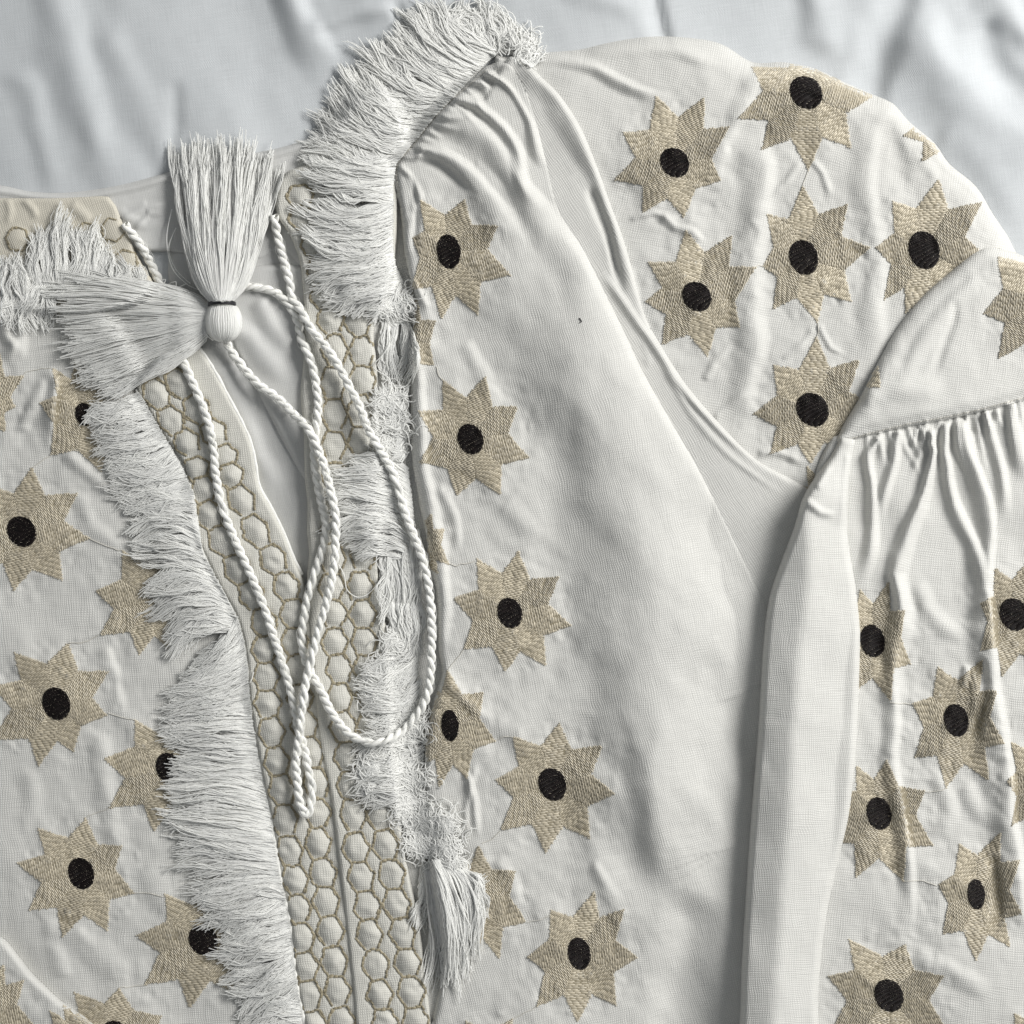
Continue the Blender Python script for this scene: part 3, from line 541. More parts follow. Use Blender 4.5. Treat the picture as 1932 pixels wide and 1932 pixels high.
# ------------------------------------------------------------------ stars
def star(L, centre, disk, tips, disc=True, label=None, inner=0.64):
    H, SD = LAY[L]['H'], LAY[L]['SD']
    c = np.array(centre); tips = np.array(tips); n = len(tips)
    a = np.arctan2(*(tips - c).T[::-1])
    tips = tips[np.argsort(a)]
    rt = np.linalg.norm(tips - c, axis=1)
    notch = []
    for i in range(n):
        d1 = (tips[i]-c); d2 = (tips[(i+1) % n]-c)
        m = (d1/ np.linalg.norm(d1) + d2/np.linalg.norm(d2)); m /= np.linalg.norm(m) + 1e-9
        notch.append(c + m * inner * 0.5 * (rt[i] + rt[(i+1) % n]))
    notch = np.array(notch)
    zof = lambda x, y: sample(H, x, y)
    okf = lambda x, y: sample(SD, x, y) > 1.0
    # underlay: fan of kites on the cloth
    V = []; Q = []
    m = 7
    for i in range(n):
        nl, nr, tp = notch[i-1], notch[i], tips[i]
        S = np.linspace(0, 1, m); g = np.zeros((m, m, 2))
        for ai, s in enumerate(S):
            for bi, t in enumerate(S):
                # bilinear kite: c -> nl, c -> nr, -> tip
                g[ai, bi] = (1-s)*(1-t)*c + s*(1-t)*nl + (1-s)*t*nr + s*t*tp
        b0 = len(V); V += list(g.reshape(-1, 2))
        for ai in range(m-1):
            for bi in range(m-1):
                Q.append((b0+ai*m+bi, b0+(ai+1)*m+bi, b0+(ai+1)*m+bi+1, b0+ai*m+bi+1))
    V = np.array(V); Q = np.array(Q)
    V = c + (V - c) * 0.975
    ok = okf(V[:, 0], V[:, 1]); Q = Q[ok[Q].all(1)]
    if len(Q) == 0: return None
    z = zof(V[:, 0], V[:, 1]) + 0.9
    P = np.c_[V, z]
    so = mesh_obj('embroidered_star', W(P), Q, M_tanbase, blouse, tone=np.full(len(P), 0.5), label=label)
    for i in range(n):
        nl, nr, tp = notch[i-1], notch[i], tips[i]
        ax = tp - c; axl = np.linalg.norm(ax); axd = ax / axl
        base = (nl + nr) / 2; tb = np.clip(((base - c) @ axd) / axl, 0.2, 0.9)
        pitch = 3.2; rows = int(axl / pitch); st = []
        petal_sheen = random.uniform(-0.3, 0.3)
        for r in range(rows + 1):
            t = (r + 0.5) / (rows + 1)
            if t < tb: l = c + (nl - c) * (t / tb); rr_ = c + (nr - c) * (t / tb)
            else: f = (t - tb) / (1 - tb); l = nl + (tp - nl) * f; rr_ = nr + (tp - nr) * f
            w = np.linalg.norm(rr_ - l)
            if w < 1.5: continue
            u = (rr_ - l) / w; j = random.uniform(-1.7, 1.7)
            s0 = -j - 0.4; ph = [0.0, 4.3, 8.6][r % 3]
            x = s0 - ph
            while x < w + 0.6 - j*0.3:
                e = x + 12.5 + random.uniform(-1.5, 1.5)
                a_, b_ = max(x, s0), min(e, w + 0.8 + random.uniform(-0.8, 1.2))
                if b_ - a_ > 2.2: st.append((l + u*a_ + axd*random.uniform(-.3, .3), l + u*b_ + axd*random.uniform(-.3, .3), petal_sheen))
                x = e + 0.4
        if st: stitches(so, 'petal', st, zof, okf, M_tan, 1.3, 2.2, c, rt.mean()*0.0)
    if disc:
        rx, ry, rot = disk if len(disk) == 3 else (*disk, 0.0)
        st = []; pitch = 2.5; rows = int(2*ry / pitch); ang = math.radians(18)
        for r in range(rows + 1):
            v = -ry + (r + 0.5) * 2*ry / (rows + 1); hw = rx * math.sqrt(max(0, 1 - (v/ry)**2)) + 0.4
            x = -hw - [0, 4, 8][r % 3]
            while x < hw:
                e = x + 11; a_, b_ = max(x, -hw - random.uniform(0, 1)), min(e, hw + random.uniform(0, 1))
                if b_ - a_ > 2:
                    p = lambda q: c + np.array([q, v + q * 0.18])
                    st.append((p(a_), p(b_), 0.0))
                x = e + 0.4
        th = np.linspace(0, 2*math.pi, 25)[:-1]
        cv = [c]; 
        for k in (0.55, 0.8, 0.98):
            cv += [c + np.array([rx*k*math.cos(t), ry*k*math.sin(t) + rx*k*math.cos(t)*0.0]) for t in th]
        cv = np.array(cv); qd = []
        for i in range(24): qd.append((0, 1+i, 1+(i+1) % 24, 0))
        tri = [(0, 1+i, 1+(i+1) % 24) for i in range(24)]
        qq = []
        for ring in range(2):
            for i in range(24):
                b0 = 1 + ring*24
                qq.append((b0+i, b0+24+i, b0+24+(i+1) % 24, b0+(i+1) % 24))
        tri += [(a, b, d) for a, b, d, e in qq] + [(a, d, e) for a, b, d, e in qq]
        tri = np.array(tri); ok = okf(cv[:, 0], cv[:, 1]); tri = tri[ok[tri].all(1)]
        if len(tri):
            dz = np.r_[2.6, np.repeat([2.6, 2.4, 1.7], 24)]
            dob = mesh_obj('black_centre', W(np.c_[cv, zof(cv[:, 0], cv[:, 1]) + dz]), tri, M_black, so, tone=np.full(len(cv), 0.5))
            stitches(so, 'centre_stitching', st, lambda x, y: zof(x, y) + 2.0, okf, M_black, 1.3, 1.5, c, 0)
    return so
def stitches(parent, name, st, zof, okf, mat, rad, lift, c, dome):
    A = np.array([s[0] for s in st]); Bp = np.array([s[1] for s in st]); tn = np.array([s[2] for s in st])
    mid = (A + Bp) / 2; ok = okf(A[:, 0], A[:, 1]) & okf(Bp[:, 0], Bp[:, 1])
    A, Bp, mid, tn = A[ok], Bp[ok], mid[ok], tn[ok]
    if len(A) == 0: return None
    d = Bp - A; d /= np.linalg.norm(d, axis=1, keepdims=True) + 1e-9; nn = np.stack([-d[:, 1], d[:, 0]], 1)
    sts = []
    for f, zz, w in ((0.0, 0.3, 0.6), (0.25, 1.0, 1.0), (0.75, 1.0, 1.0), (1.0, 0.3, 0.6)):
        p = A + (Bp - A) * f
        for side, k in ((-1, 0.0), (0, 1.0), (1, 0.0)):
            xy = p + nn * side * rad * w
            z = zof(xy[:, 0], xy[:, 1]) + 0.7 + lift * zz * k
            sts.append(np.c_[xy, z])
    V = np.stack(sts, 1)      # n,12,3
    n = len(V); idx = np.arange(n*12).reshape(n, 4, 3)
    q = np.stack([idx[:, :-1, :-1], idx[:, :-1, 1:], idx[:, 1:, 1:], idx[:, 1:, :-1]], -1).reshape(-1, 4)
    tone = np.repeat(np.clip(0.5 + tn + rng.normal(0, 0.28, n), 0, 1), 12)
    return mesh_obj(name, W(V.reshape(-1, 3)), q, mat, parent, tone=tone)
for L, k, c, dk, tips in STARS:
    star(L, Z(k, [c])[0], dk, Z(k, tips), disc=dk is not None)
# thin travelling threads between neighbouring star tips
def tiny_thread(L, pts, mat=M_seam, r=0.7, name='travel_thread', dash=None, off=1.0, parent=blouse):
    H = LAY[L]['H']; p = resample(spline(pts, 6), 2.0)
    p = p + np.stack([noise(p[:, 0], p[:, 1], 9, 301), noise(p[:, 0], p[:, 1], 9, 302)], 1) * 0.7
    P = np.c_[p, sample(H, p[:, 0], p[:, 1]) + off][None]
    v, q = tubes(P, np.full(P.shape[:2], r), 5)
    return mesh_obj(name, v, q, mat, parent, tone=np.full(len(v), 0.6))
for L, k, pts in [('sleeve', 'C', [(893, 820), (880, 850), (864, 895)]), ('sleeve', 'C', [(935, 1550), (940, 1600), (925, 1640)]), ('sleeve', 'C', [(625, 1290), (650, 1280), (680, 1290)]),
                  ('sleeve', 'C', [(1725, 1222), (1780, 1195), (1820, 1200)]), ('front', 'E', [(620, 1170), (660, 1185), (750, 1165)]), ('front', 'E', [(560, 225), (575, 270), (590, 290)]),
                  ('front', 'E', [(695, 1590), (650, 1650), (620, 1690)]), ('front', 'H', [(850, 562), (890, 545), (930, 548)]), ('front', 'H', [(870, 1000), (830, 1040), (780, 1060)]),
                  ('front', 'H', [(1000, 1440), (1050, 1435), (1110, 1410)]), ('front', 'H', [(1045, 1850), (990, 1880), (930, 1910)]),
                  ('left', 'D', [(430, 1055), (510, 1090), (590, 1115)]), ('left', 'D', [(100, 270), (170, 240), (245, 230)]), ('left', 'D', [(160, 710), (200, 680), (250, 655)]),
                  ('left', 'G', [(330, 90), (400, 90), (480, 50)]), ('left', 'G', [(520, 430), (580, 450), (650, 465)]), ('left', 'G', [(415, 935), (470, 910), (530, 890)]),
                  ('left', 'G', [(645, 1300), (700, 1300), (795, 1320)]), ('left', 'G', [(575, 1758), (640, 1750), (700, 1745)]),
                  ('gather', 'I', [(1290, 380), (1340, 385), (1400, 390)]), ('gather', 'I', [(1450, 810), (1500, 810), (1560, 795)]), ('gather', 'I', [(1350, 1245), (1430, 1240), (1515, 1262)])]:
    tiny_thread(L, Z(k, pts))

# ------------------------------------------------------------------ honeycomb stitching
def run_stitch(H, a, b, st, ln=9.0):
    a = np.array(a); b = np.array(b); L = np.linalg.norm(b - a); n = max(1, int(round(L / ln))); d = (b-a) / L; nn = np.array([-d[1], d[0]])
    for i in range(n):
        p = a + d * (L * i / n + 0.3); e = a + d * (L * (i+1) / n + 0.2); j = random.uniform(-1.7, 1.7)
        st.append((p + nn*(j-1.1), e + nn*(j+1.0), 0.0)); st.append((p + nn*(j+1.2), e + nn*(j-1.0), 0.2))
        if random.random() < 0.4: st.append((p + nn*random.uniform(-2.5, 2.5), e + nn*random.uniform(-2.5, 2.5), 0.35))
for cc, Lr in (('LL', 'placket_left'), ('LR', 'placket_left'), ('RL', 'placket_right'), ('RR', 'placket_right')):
    H, SD = LAY[Lr]['H'], LAY[Lr]['SD']; par = LAY[Lr]['obj']; fr = CELLS[cc]
    for i, (c, t, hh) in enumerate(fr):
        u = np.array([-t[1], t[0]]); hw = 26.0
        j = lambda: np.array([random.uniform(-1.2, 1.2), random.uniform(-1.2, 1.2)])
        cor = [c - u*hw, c - u*hw*0.5 - t*hh, c + u*hw*0.5 - t*hh, c + u*hw, c + u*hw*0.5 + t*hh, c - u*hw*0.5 + t*hh]
        cor = [p + j() for p in cor]; st = []
        es = [(0, 1), (1, 2), (2, 3), (3, 4), (5, 0)] + ([(4, 5)] if i == len(fr)-1 else [])
        for e in es: run_stitch(H, cor[e[0]], cor[e[1]], st)
        stitches(par, 'honeycomb_stitching', st, lambda x, y: sample(H, x, y) + 0.2, lambda x, y: sample(SD, x, y) > 1.5, M_stitch, 2.0, 2.4, c, 0)
    # straight row of stitches down the outer side
cfp = LAY['collar_flap']
for c in CF:
    st = []; c = np.array(c)
    cor = [c + 23*np.array([math.cos(a), 1.05*math.sin(a)]) for a in np.radians(np.arange(10, 370, 60))]
    for i in range(6): run_stitch(None, cor[i], cor[(i+1) % 6], st)
    stitches(cfp['obj'], 'honeycomb_stitching', st, lambda x, y: sample(cfp['H'], x, y) + 0.2, lambda x, y: sample(cfp['SD'], x, y) > 1.5, M_stitch, 1.2, 1.7, c, 0)

# ------------------------------------------------------------------ piping, seams
def rope(name, pts, H, r, mat, off=0.0, parent=blouse, sides=8, label=None, jit=0.0):
    p = resample(spline(pts, 8), 3.0)
    z = sample(H, p[:, 0], p[:, 1]); z = np.convolve(np.r_[[z[0]]*4, z, [z[-1]]*4], np.ones(9)/9, 'valid')
    P = np.c_[p, z + off][None]; rad = r * (1 + 0.12*noise(p[:, 0], p[:, 1], 12, 77))[None]
    v, q = tubes(P, rad, sides)
    return mesh_obj(name, v, q, mat, parent, uv=tube_uv(P, sides), tone=np.full(len(v), 0.5), label=label)
rope('piping', Z('R', [(622, 50), (700, 150), (790, 300), (880, 470), (975, 650), (1050, 820), (1090, 1000), (1122, 1180), (1210, 1340), (1320, 1560), (1390, 1740), (1465, 1890)]), COMP, 3.6, M_cord, 1.5, LAY['placket_left']['obj'])
rope('piping', [(379, 1034), (414, 1108), (445, 1162), (463, 1229), (469, 1307), (473, 1341), (492, 1451), (512, 1548), (527, 1646), (547, 1744), (555, 1822), (562, 1873), (574, 1932), (600, 2120)], COMP, 4.2, M_cord, 1.5, LAY['placket_left']['obj'])
rope('piping', Z('R', [(130, 400), (210, 540), (300, 700), (400, 860)]), COMP, 3.0, M_cord, 1.0, LAY['placket_left']['obj'])
def seam(L, pts, shift=0):
    H = LAY[L]['H']; p = resample(spline(pts, 8), 6.5); st = [(p[i] + 0.7, p[i+1] - 0.7, 0.0) for i in range(len(p)-1)]
    stitches(blouse, 'seam_stitching', st, lambda x, y: sample(H, x, y) + 0.3, lambda x, y: x > -1e9, M_seam, 0.9, 1.0, None, 0)
seam('yoke', [(1600, 829), (1701, 803), (1818, 780), (1932, 750), (2100, 700)])
seam('front', [(920, 130), (858, 184), (819, 223), (784, 269), (749, 311), (752, 360)])

# ------------------------------------------------------------------ fringe
tri_count = [0]
def blur(H, k):
    w = np.ones(2*k+1) / (2*k+1)
    for ax in (0, 1): H = np.apply_along_axis(lambda m: np.convolve(np.pad(m, k, 'edge'), w, 'valid'), ax, H)
    return H
BED = blur(blur(COMP, 5), 4)       # the loose threads bridge the steps between the layers below them
def tuft(parent, r0, r1, t0, t1, n, bend=0.0, thick=10, wave=4.0, mess=6.0, rad=1.45, base=2.0, arch=8.0, KP=13, mat=None, Hf=None, tipz=2.0, curl=0.0, name='thread_tuft', clump=14, label=None, dens=1.0):
    H = COMP if Hf is None else Hf; n = int(n * dens)
    r0, r1, t0, t1 = map(np.array, (r0, r1, t0, t1))
    u = np.sort(rng.random(n)); lay = rng.random(n)
    root = r0 + (r1-r0)*u[:, None] + rng.normal(0, 1.2, (n, 2))
    nc = max(2, int(n / clump)); cid = np.clip((u * nc + rng.normal(0, 0.35, n)).astype(int), 0, nc-1)
    coff = rng.normal(0, 1, (nc, 2)) * mess; cl = rng.normal(0, 0.11, nc); wild = np.where(rng.random(n) < 0.13, 2.6, 1.0)[:, None]; cb = rng.normal(0, 1, nc)
    uc = (cid + 0.5) / nc; ut = u * 0.35 + uc * 0.65
    tip = t0 + (t1-t0)*ut[:, None] + coff[cid] + rng.normal(0, mess * 0.45, (n, 2))
    L = np.linalg.norm(tip - root, axis=1, keepdims=True)
    tip = root + (tip - root) * (0.92 + cl[cid] + rng.normal(0, 0.06, n))[:, None]
    d = (tip - root); nn = np.stack([-d[:, 1], d[:, 0]], 1) / (np.linalg.norm(d, axis=1, keepdims=True) + 1e-6)
    mess = mess * 1.0; wave = wave * 1.6; thick = thick * 0.5; arch = arch * 0.8
    s = np.linspace(0, 1, KP)[None, :]
    bd = bend + cb[cid] * mess * 0.5
    ph = rng.random(nc) * 6.28; ph2 = rng.random(n) * 6.28; fr = rng.uniform(0.8, 1.7, nc)
    lat = bd[:, None] * np.sin(math.pi * s) + wild * wave * s * np.sin(ph[cid][:, None] + s * 6.28 * fr[cid][:, None]) * 0.8 + wave * 0.45 * s * np.sin(ph2[:, None] + s * rng.uniform(6, 13, (n, 1))) + 0.7 * np.sin(ph2[:, None]*3 + s * 31)
    pos = root[:, None, :] + d[:, None, :] * s[..., None] + nn[:, None, :] * lat[..., None]
    if curl:
        cph = rng.random(n)*6.28; cr = curl * rng.uniform(0.3, 1.0, n)
        for k in range(2): pos[..., k] += cr[:, None] * s**1.5 * (np.sin(cph[:, None] + s * 7 + k*1.57) - np.sin(cph + k*1.57)[:, None] * 0.5)
    z = sample(H, pos[..., 0], pos[..., 1])
    kern = np.r_[z[:, :1].T, z.T, z[:, -1:].T].T; z = np.maximum(z, (kern[:, :-2] + kern[:, 1:-1] + kern[:, 2:]) / 3)
    z = z + base + arch * np.sin(math.pi * np.clip(s*0.9 + 0.1, 0, 1)) + thick * (0.62 + 0.38*lay[:, None]) * (0.35 + 0.65*np.sin(math.pi * np.clip(s*0.8+0.12, 0, 1))) + tipz * s
    z += np.abs(rng.normal(0, 1, (n, 1))) * s * 1.5 + (rng.normal(0, 1, nc) * 2.6)[cid][:, None] * np.sin(math.pi * np.clip(s*0.85, 0, 1))
    P = np.concatenate([pos, z[..., None]], -1)
    R = rad * np.ones((n, 1)) * np.linspace(1.0, 0.75, KP)[None] * rng.uniform(0.75, 1.2, (n, 1))
    v, q = tubes(P, R, 3, False, 0.38)
    tri_count[0] += 2*len(q)
    tone = np.repeat(np.clip(0.5 + rng.normal(0, 0.2, n) + rng.normal(0, 0.25, nc)[cid], 0, 1), KP*3)
    return mesh_obj(name, v, q, mat or M_fringe, parent, tone=tone, label=label, smooth=False)
def fringe_root(label):
    return rope_anchor(label)
def strip(parent, roots, tips, ntuft, per, gaps=0.0, **kw):
    r = resample(spline(roots, 8), 2.0); t = resample(spline(tips, 8), 2.0)
    R = lambda u: np.array([np.interp(u, np.linspace(0, 1, len(r)), r[:, k]) for k in (0, 1)])
    T = lambda u: np.array([np.interp(u, np.linspace(0, 1, len(t)), t[:, k]) for k in (0, 1)])
    b = kw.pop('bend', 0); be = kw.pop('bendj', 9)
    under = dict(kw); under.update(thick=5, arch=3, base=0.5, mess=3, curl=0)
    for i in range(ntuft):
        tuft(parent, R(i/ntuft), R((i+1)/ntuft), T(i/ntuft), T((i+1)/ntuft), 90, bend=b, **under)
    for i in range(ntuft):
        a0, a1 = i / ntuft - 0.012, (i+1) / ntuft + 0.012
        sh = random.uniform(-0.4, 0.4) / ntuft
        tuft(parent, R(max(a0, 0)), R(min(a1, 1)), T(np.clip(a0 + sh, 0, 1)), T(np.clip(a1 + sh*0.6, 0, 1)), per, bend=b + random.uniform(-be, be), **kw)
def core(pts, label, H=None):
    """the woven header the threads hang from"""
    return rope('fringe_trim', pts, COMP, 2.2, M_cord, 0.2, label=label)
# left placket fringe, swept to the left
rootL = [(262, 742), (300, 810), (335, 868), (362, 925), (372, 985)]
fl = core(rootL + [(379, 1034), (414, 1108), (440, 1160), (460, 1229), (466, 1307), (470, 1341), (489, 1451), (509, 1548), (524, 1646), (544, 1744), (552, 1822), (560, 1873), (571, 1932), (596, 2120)], 'white fringe along the outer edge of the left placket')
strip(fl, rootL, [(168, 778), (196, 860), (215, 905), (240, 940), (252, 985)], 5, 300, thick=14, wave=5, mess=7, curl=7, bend=-4, arch=8)
strip(fl, [(372, 985), (380, 1040), (405, 1090)], [(255, 990), (258, 1020), (276, 1066)], 2, 330, thick=16, wave=4, mess=4, bend=14, arch=12)
strip(fl, [(408, 1095), (440, 1155), (452, 1195)], [(285, 1095), (300, 1165), (328, 1232)], 3, 320, thick=16, wave=5, mess=6, bend=18, arch=12)
strip(fl, [(446, 1165), (462, 1225), (468, 1300), (474, 1350)], [(385, 1235), (345, 1290), (326, 1330), (326, 1370)], 4, 330, thick=14, wave=4, mess=5, bend=-6, arch=10)
strip(fl, [(470, 1330), (489, 1451), (509, 1548), (522, 1630)], [(326, 1345), (326, 1450), (338, 1530), (352, 1590)], 6, 340, thick=15, wave=4, mess=4, bend=6, arch=11)
strip(fl, [(509, 1548), (524, 1646), (538, 1700)], [(345, 1560), (362, 1630), (392, 1715)], 3, 340, thick=14, wave=4, mess=4, bend=10, arch=10)
strip(fl, [(524, 1646), (544, 1744), (552, 1822), (556, 1850)], [(378, 1690), (420, 1778), (436, 1830), (448, 1880)], 4, 340, thick=14, wave=5, mess=5, bend=-5, arch=10)
strip(fl, [(550, 1800), (560, 1873), (571, 1932), (590, 2080)], [(446, 1850), (462, 1925), (480, 2000), (500, 2120)], 3, 340, thick=14, wave=5, mess=5, bend=0, arch=10)
# shoulder fringe (right collar and shoulder seam), swept to the left and up
rs = [(968, 88), (940, 100), (916, 120), (854, 183), (815, 222), (780, 268), (744, 309), (740, 371), (739, 449), (744, 508), (764, 547)]
fs = core(rs, 'white fringe along the shoulder seam and right collar')
strip(fs, [(945, 92), (916, 118), (880, 150)], [(836, 18), (800, 22), (766, 44)], 3, 300, thick=18, wave=5, mess=5, bend=-8, arch=12)
strip(fs, [(900, 130), (860, 176), (830, 205)], [(770, 52), (742, 80), (722, 100)], 3, 300, thick=18, wave=5, mess=6, bend=-18, arch=12)
strip(fs, [(860, 176), (820, 216), (785, 262)], [(712, 105), (668, 150), (642, 195)], 4, 320, thick=18, wave=5, mess=6, bend=-20, arch=14)
strip(fs, [(785, 258), (762, 288), (744, 309)], [(642, 205), (620, 240), (600, 258)], 3, 300, thick=16, wave=5, mess=6, bend=-18, arch=14)
strip(fs, [(746, 305), (740, 350), (740, 385)], [(596, 272), (600, 320), (602, 362)], 3, 320, thick=18, wave=5, mess=5, bend=-5, arch=14)
strip(fs, [(740, 371), (739, 449), (743, 500)], [(600, 380), (598, 435), (606, 495)], 4, 320, thick=18, wave=5, mess=5, bend=-12, arch=14)
strip(fs, [(739, 449), (744, 508), (762, 547)], [(598, 495), (618, 552), (650, 582)], 3, 320, thick=18, wave=5, mess=6, bend=-8, arch=14)
tuft(fs, (744, 500), (768, 548), (655, 578), (710, 596), 380, bend=-8, thick=16, mess=7, curl=5)
tuft(fs, (750, 520), (775, 560), (735, 600), (775, 590), 160, bend=10, thick=10, mess=9, curl=9)
# curly tufts at the shoulder point
tuft(fs, (930, 88), (965, 100), (900, 12), (945, 32), 160, bend=6, thick=14, mess=9, wave=6, curl=10)
tuft(fs, (940, 92), (975, 104), (955, 40), (1000, 70), 110, bend=6, thick=12, mess=8, wave=6, curl=13)
tuft(fs, (950, 98), (985, 108), (1000, 70), (1020, 98), 70, bend=8, thick=10, mess=7, wave=6, curl=12)
tuft(fs, (900, 120), (950, 92), (835, 20), (895, 14), 240, bend=-4, thick=16, mess=8, wave=6, curl=4)
# right placket fringe: crumpled between the band and the front panel
rr = core([(748, 560), (752, 640), (758, 740), (762, 850), (770, 950), (772, 1060), (770, 1150), (764, 1240), (770, 1330), (776, 1420), (790, 1520), (800, 1620), (822, 1700)], 'crumpled white fringe along the right placket')
tuft(rr, (722, 598), (752, 604), (722, 712), (748, 716), 170, bend=4, thick=8, mess=5, wave=4, arch=5)
tuft(rr, (755, 600), (772, 610), (748, 705), (772, 700), 110, bend=-4, thick=8, mess=7, curl=6, arch=5)
tuft(rr, (768, 730), (770, 800), (700, 752), (705, 812), 330, bend=-8, thick=12, mess=7, wave=6, curl=7)
tuft(rr, (765, 800), (768, 860), (712, 812), (720, 866), 280, bend=-8, thick=10, mess=6, wave=5, curl=5)
tuft(rr, (778, 960), (768, 880), (640, 902), (668, 868), 360, bend=14, thick=12, mess=6, wave=5, arch=12)
tuft(rr, (785, 1030), (775, 940), (650, 1000), (636, 930), 420, bend=16, thick=14, mess=6, wave=5, arch=12)
tuft(rr, (790, 1070), (770, 985), (654, 1050), (648, 985), 400, bend=18, thick=14, mess=6, wave=5, arch=12)
tuft(rr, (722, 1010), (790, 1000), (725, 1150), (786, 1160), 520, bend=0, thick=12, mess=5, wave=6, arch=8)
tuft(rr, (730, 1120), (790, 1130), (738, 1240), (785, 1235), 460, bend=-8, thick=12, mess=6, wave=7, curl=4)
tuft(rr, (788, 1210), (786, 1275), (692, 1255), (696, 1310), 430, bend=-10, thick=14, mess=9, wave=7, curl=11)
tuft(rr, (795, 1280), (795, 1345), (700, 1320), (712, 1372), 420, bend=-14, thick=14, mess=8, wave=6, curl=9)
tuft(rr, (800, 1370), (795, 1420), (676, 1410), (700, 1390), 260, bend=4, thick=12, mess=8, wave=5, curl=6)
tuft(rr, (800, 1400), (792, 1480), (668, 1462), (708, 1510), 460, bend=-8, thick=16, mess=9, wave=6, curl=10)
tuft(rr, (790, 1350), (805, 1400), (720, 1405), (760, 1430), 200, bend=8, thick=12, mess=9, wave=6, curl=10)
tuft(rr, (798, 1625), (822, 1640), (784, 1735), (802, 1748), 130, bend=-3, thick=8, mess=4, wave=3, arch=6)
strip(rr, [(800, 1630), (828, 1622), (856, 1630), (880, 1646)], [(806, 1850), (856, 1846), (890, 1790), (908, 1690)], 5, 210, thick=16, wave=4, mess=5, bend=-16, arch=14)
tuft(rr, (852, 1628), (880, 1640), (870, 1680), (910, 1668), 160, bend=8, thick=12, mess=6, curl=6)
def crumple(parent, cx, cy, rad_, n, z0=6, dome=9, aim=None):
    """a tangle of short curled thread ends"""
    a = rng.random(n)*6.28; rr0 = rad_*np.abs(rng.normal(0, 0.62, n))
    c = np.stack([cx + rr0*np.cos(a), cy + rr0*np.sin(a)], 1)
    R0 = rng.uniform(8, 26, n); th0 = 2.6*noise(c[:, 0], c[:, 1], 17, 611) + rng.normal(0, 0.55, n) + 1.2; lnn = rng.uniform(16, 52, n); sw = lnn / R0 * rng.uniform(0.7, 1.5, n) * rng.choice([-1, 1], n)
    if aim is not None:
        th0 = aim + rng.normal(0, 0.8, n)
    K_ = 12; s_ = np.linspace(0, 1, K_)[None]
    th = th0[:, None] + sw[:, None]*s_; grow_ = 1 + s_*rng.uniform(-0.5, 0.8, (n, 1))
    grow_ = 1 + s_*0.1
    thm = (th0 + sw*0.5)[:, None]; kp = rng.random((n, 1))*6.28
    x = c[:, :1] + R0[:, None]*(np.cos(th) - np.cos(thm)) + 1.6*np.sin(kp + s_*7)
    y = c[:, 1:] + R0[:, None]*(np.sin(th) - np.sin(thm)) + 1.6*np.cos(kp*1.7 + s_*6)
    d = np.hypot(x-cx, y-cy); z = np.maximum(sample(BED, x, y), sample(COMP, x, y) - 6) + z0 + dome*np.sqrt(np.clip(1 - (d/(rad_*1.35))**2, 0, 1)) * rng.uniform(0.55, 1.15, (n, 1)) + 3*np.sin(s_*3.14)
    P = np.stack([x, y, z], -1)
    v, q = tubes(P, np.full((n, K_), 1.35), 3, False, 0.6)
    return mesh_obj('thread_tuft', v, q, M_fringe, parent, tone=np.repeat(rng.random(n), K_*3), smooth=False)
for cx, cy, ra, n in [(748, 1212, 26, 170), (735, 1268, 30, 230), (722, 1312, 28, 220), (755, 1330, 30, 220), (775, 1370, 28, 200), (745, 1395, 26, 150), (742, 1440, 30, 260), (706, 1452, 26, 200), (775, 1470, 30, 240),
                      (700, 1490, 16, 80), (768, 1520, 30, 260), (800, 1548, 32, 280), (838, 1560, 26, 200), (790, 1592, 28, 240), (836, 1600, 28, 240), (852, 1632, 24, 140), (735, 752, 26, 170), (740, 800, 28, 180), (730, 842, 24, 130),
                      (755, 570, 22, 130), (728, 580, 18, 90)]:
    crumple(rr, cx, cy, ra, n)
for cx, cy, ra, n in [(905, 40, 20, 80), (945, 62, 22, 90), (985, 82, 20, 70), (1000, 100, 14, 40), (860, 40, 24, 90)]:
    crumple(fs, cx, cy, ra, n)
# left shoulder fringe (in the shade of the collar)
ft = core([(-150, 575), (-40, 572), (60, 566), (160, 558), (232, 545)], 'grey-white fringe under the left collar end')
tuft(ft, (60, 540), (130, 545), (62, 440), (140, 428), 420, bend=-10, thick=14, mess=7, wave=5, rad=1.2)
tuft(ft, (110, 545), (180, 548), (120, 424), (195, 452), 420, bend=8, thick=14, mess=8, wave=5, rad=1.2)
tuft(ft, (150, 548), (225, 545), (185, 460), (228, 505), 420, bend=10, thick=12, mess=7, wave=5, rad=1.2)
tuft(ft, (200, 548), (262, 540), (232, 505), (278, 512), 160, bend=8, thick=8, mess=6, wave=4, rad=1.2)
tuft(ft, (-40, 560), (70, 590), (-30, 490), (45, 488), 460, bend=-8, thick=16, mess=8, wave=5, rad=1.2)
tuft(ft, (40, 530), (120, 545), (10, 610), (90, 610), 420, bend=8, thick=12, mess=9, wave=6, rad=1.2)
tuft(ft, (-60, 550), (60, 560), (-60, 590), (20, 600), 300, bend=8, thick=12, mess=9, wave=6, rad=1.2)

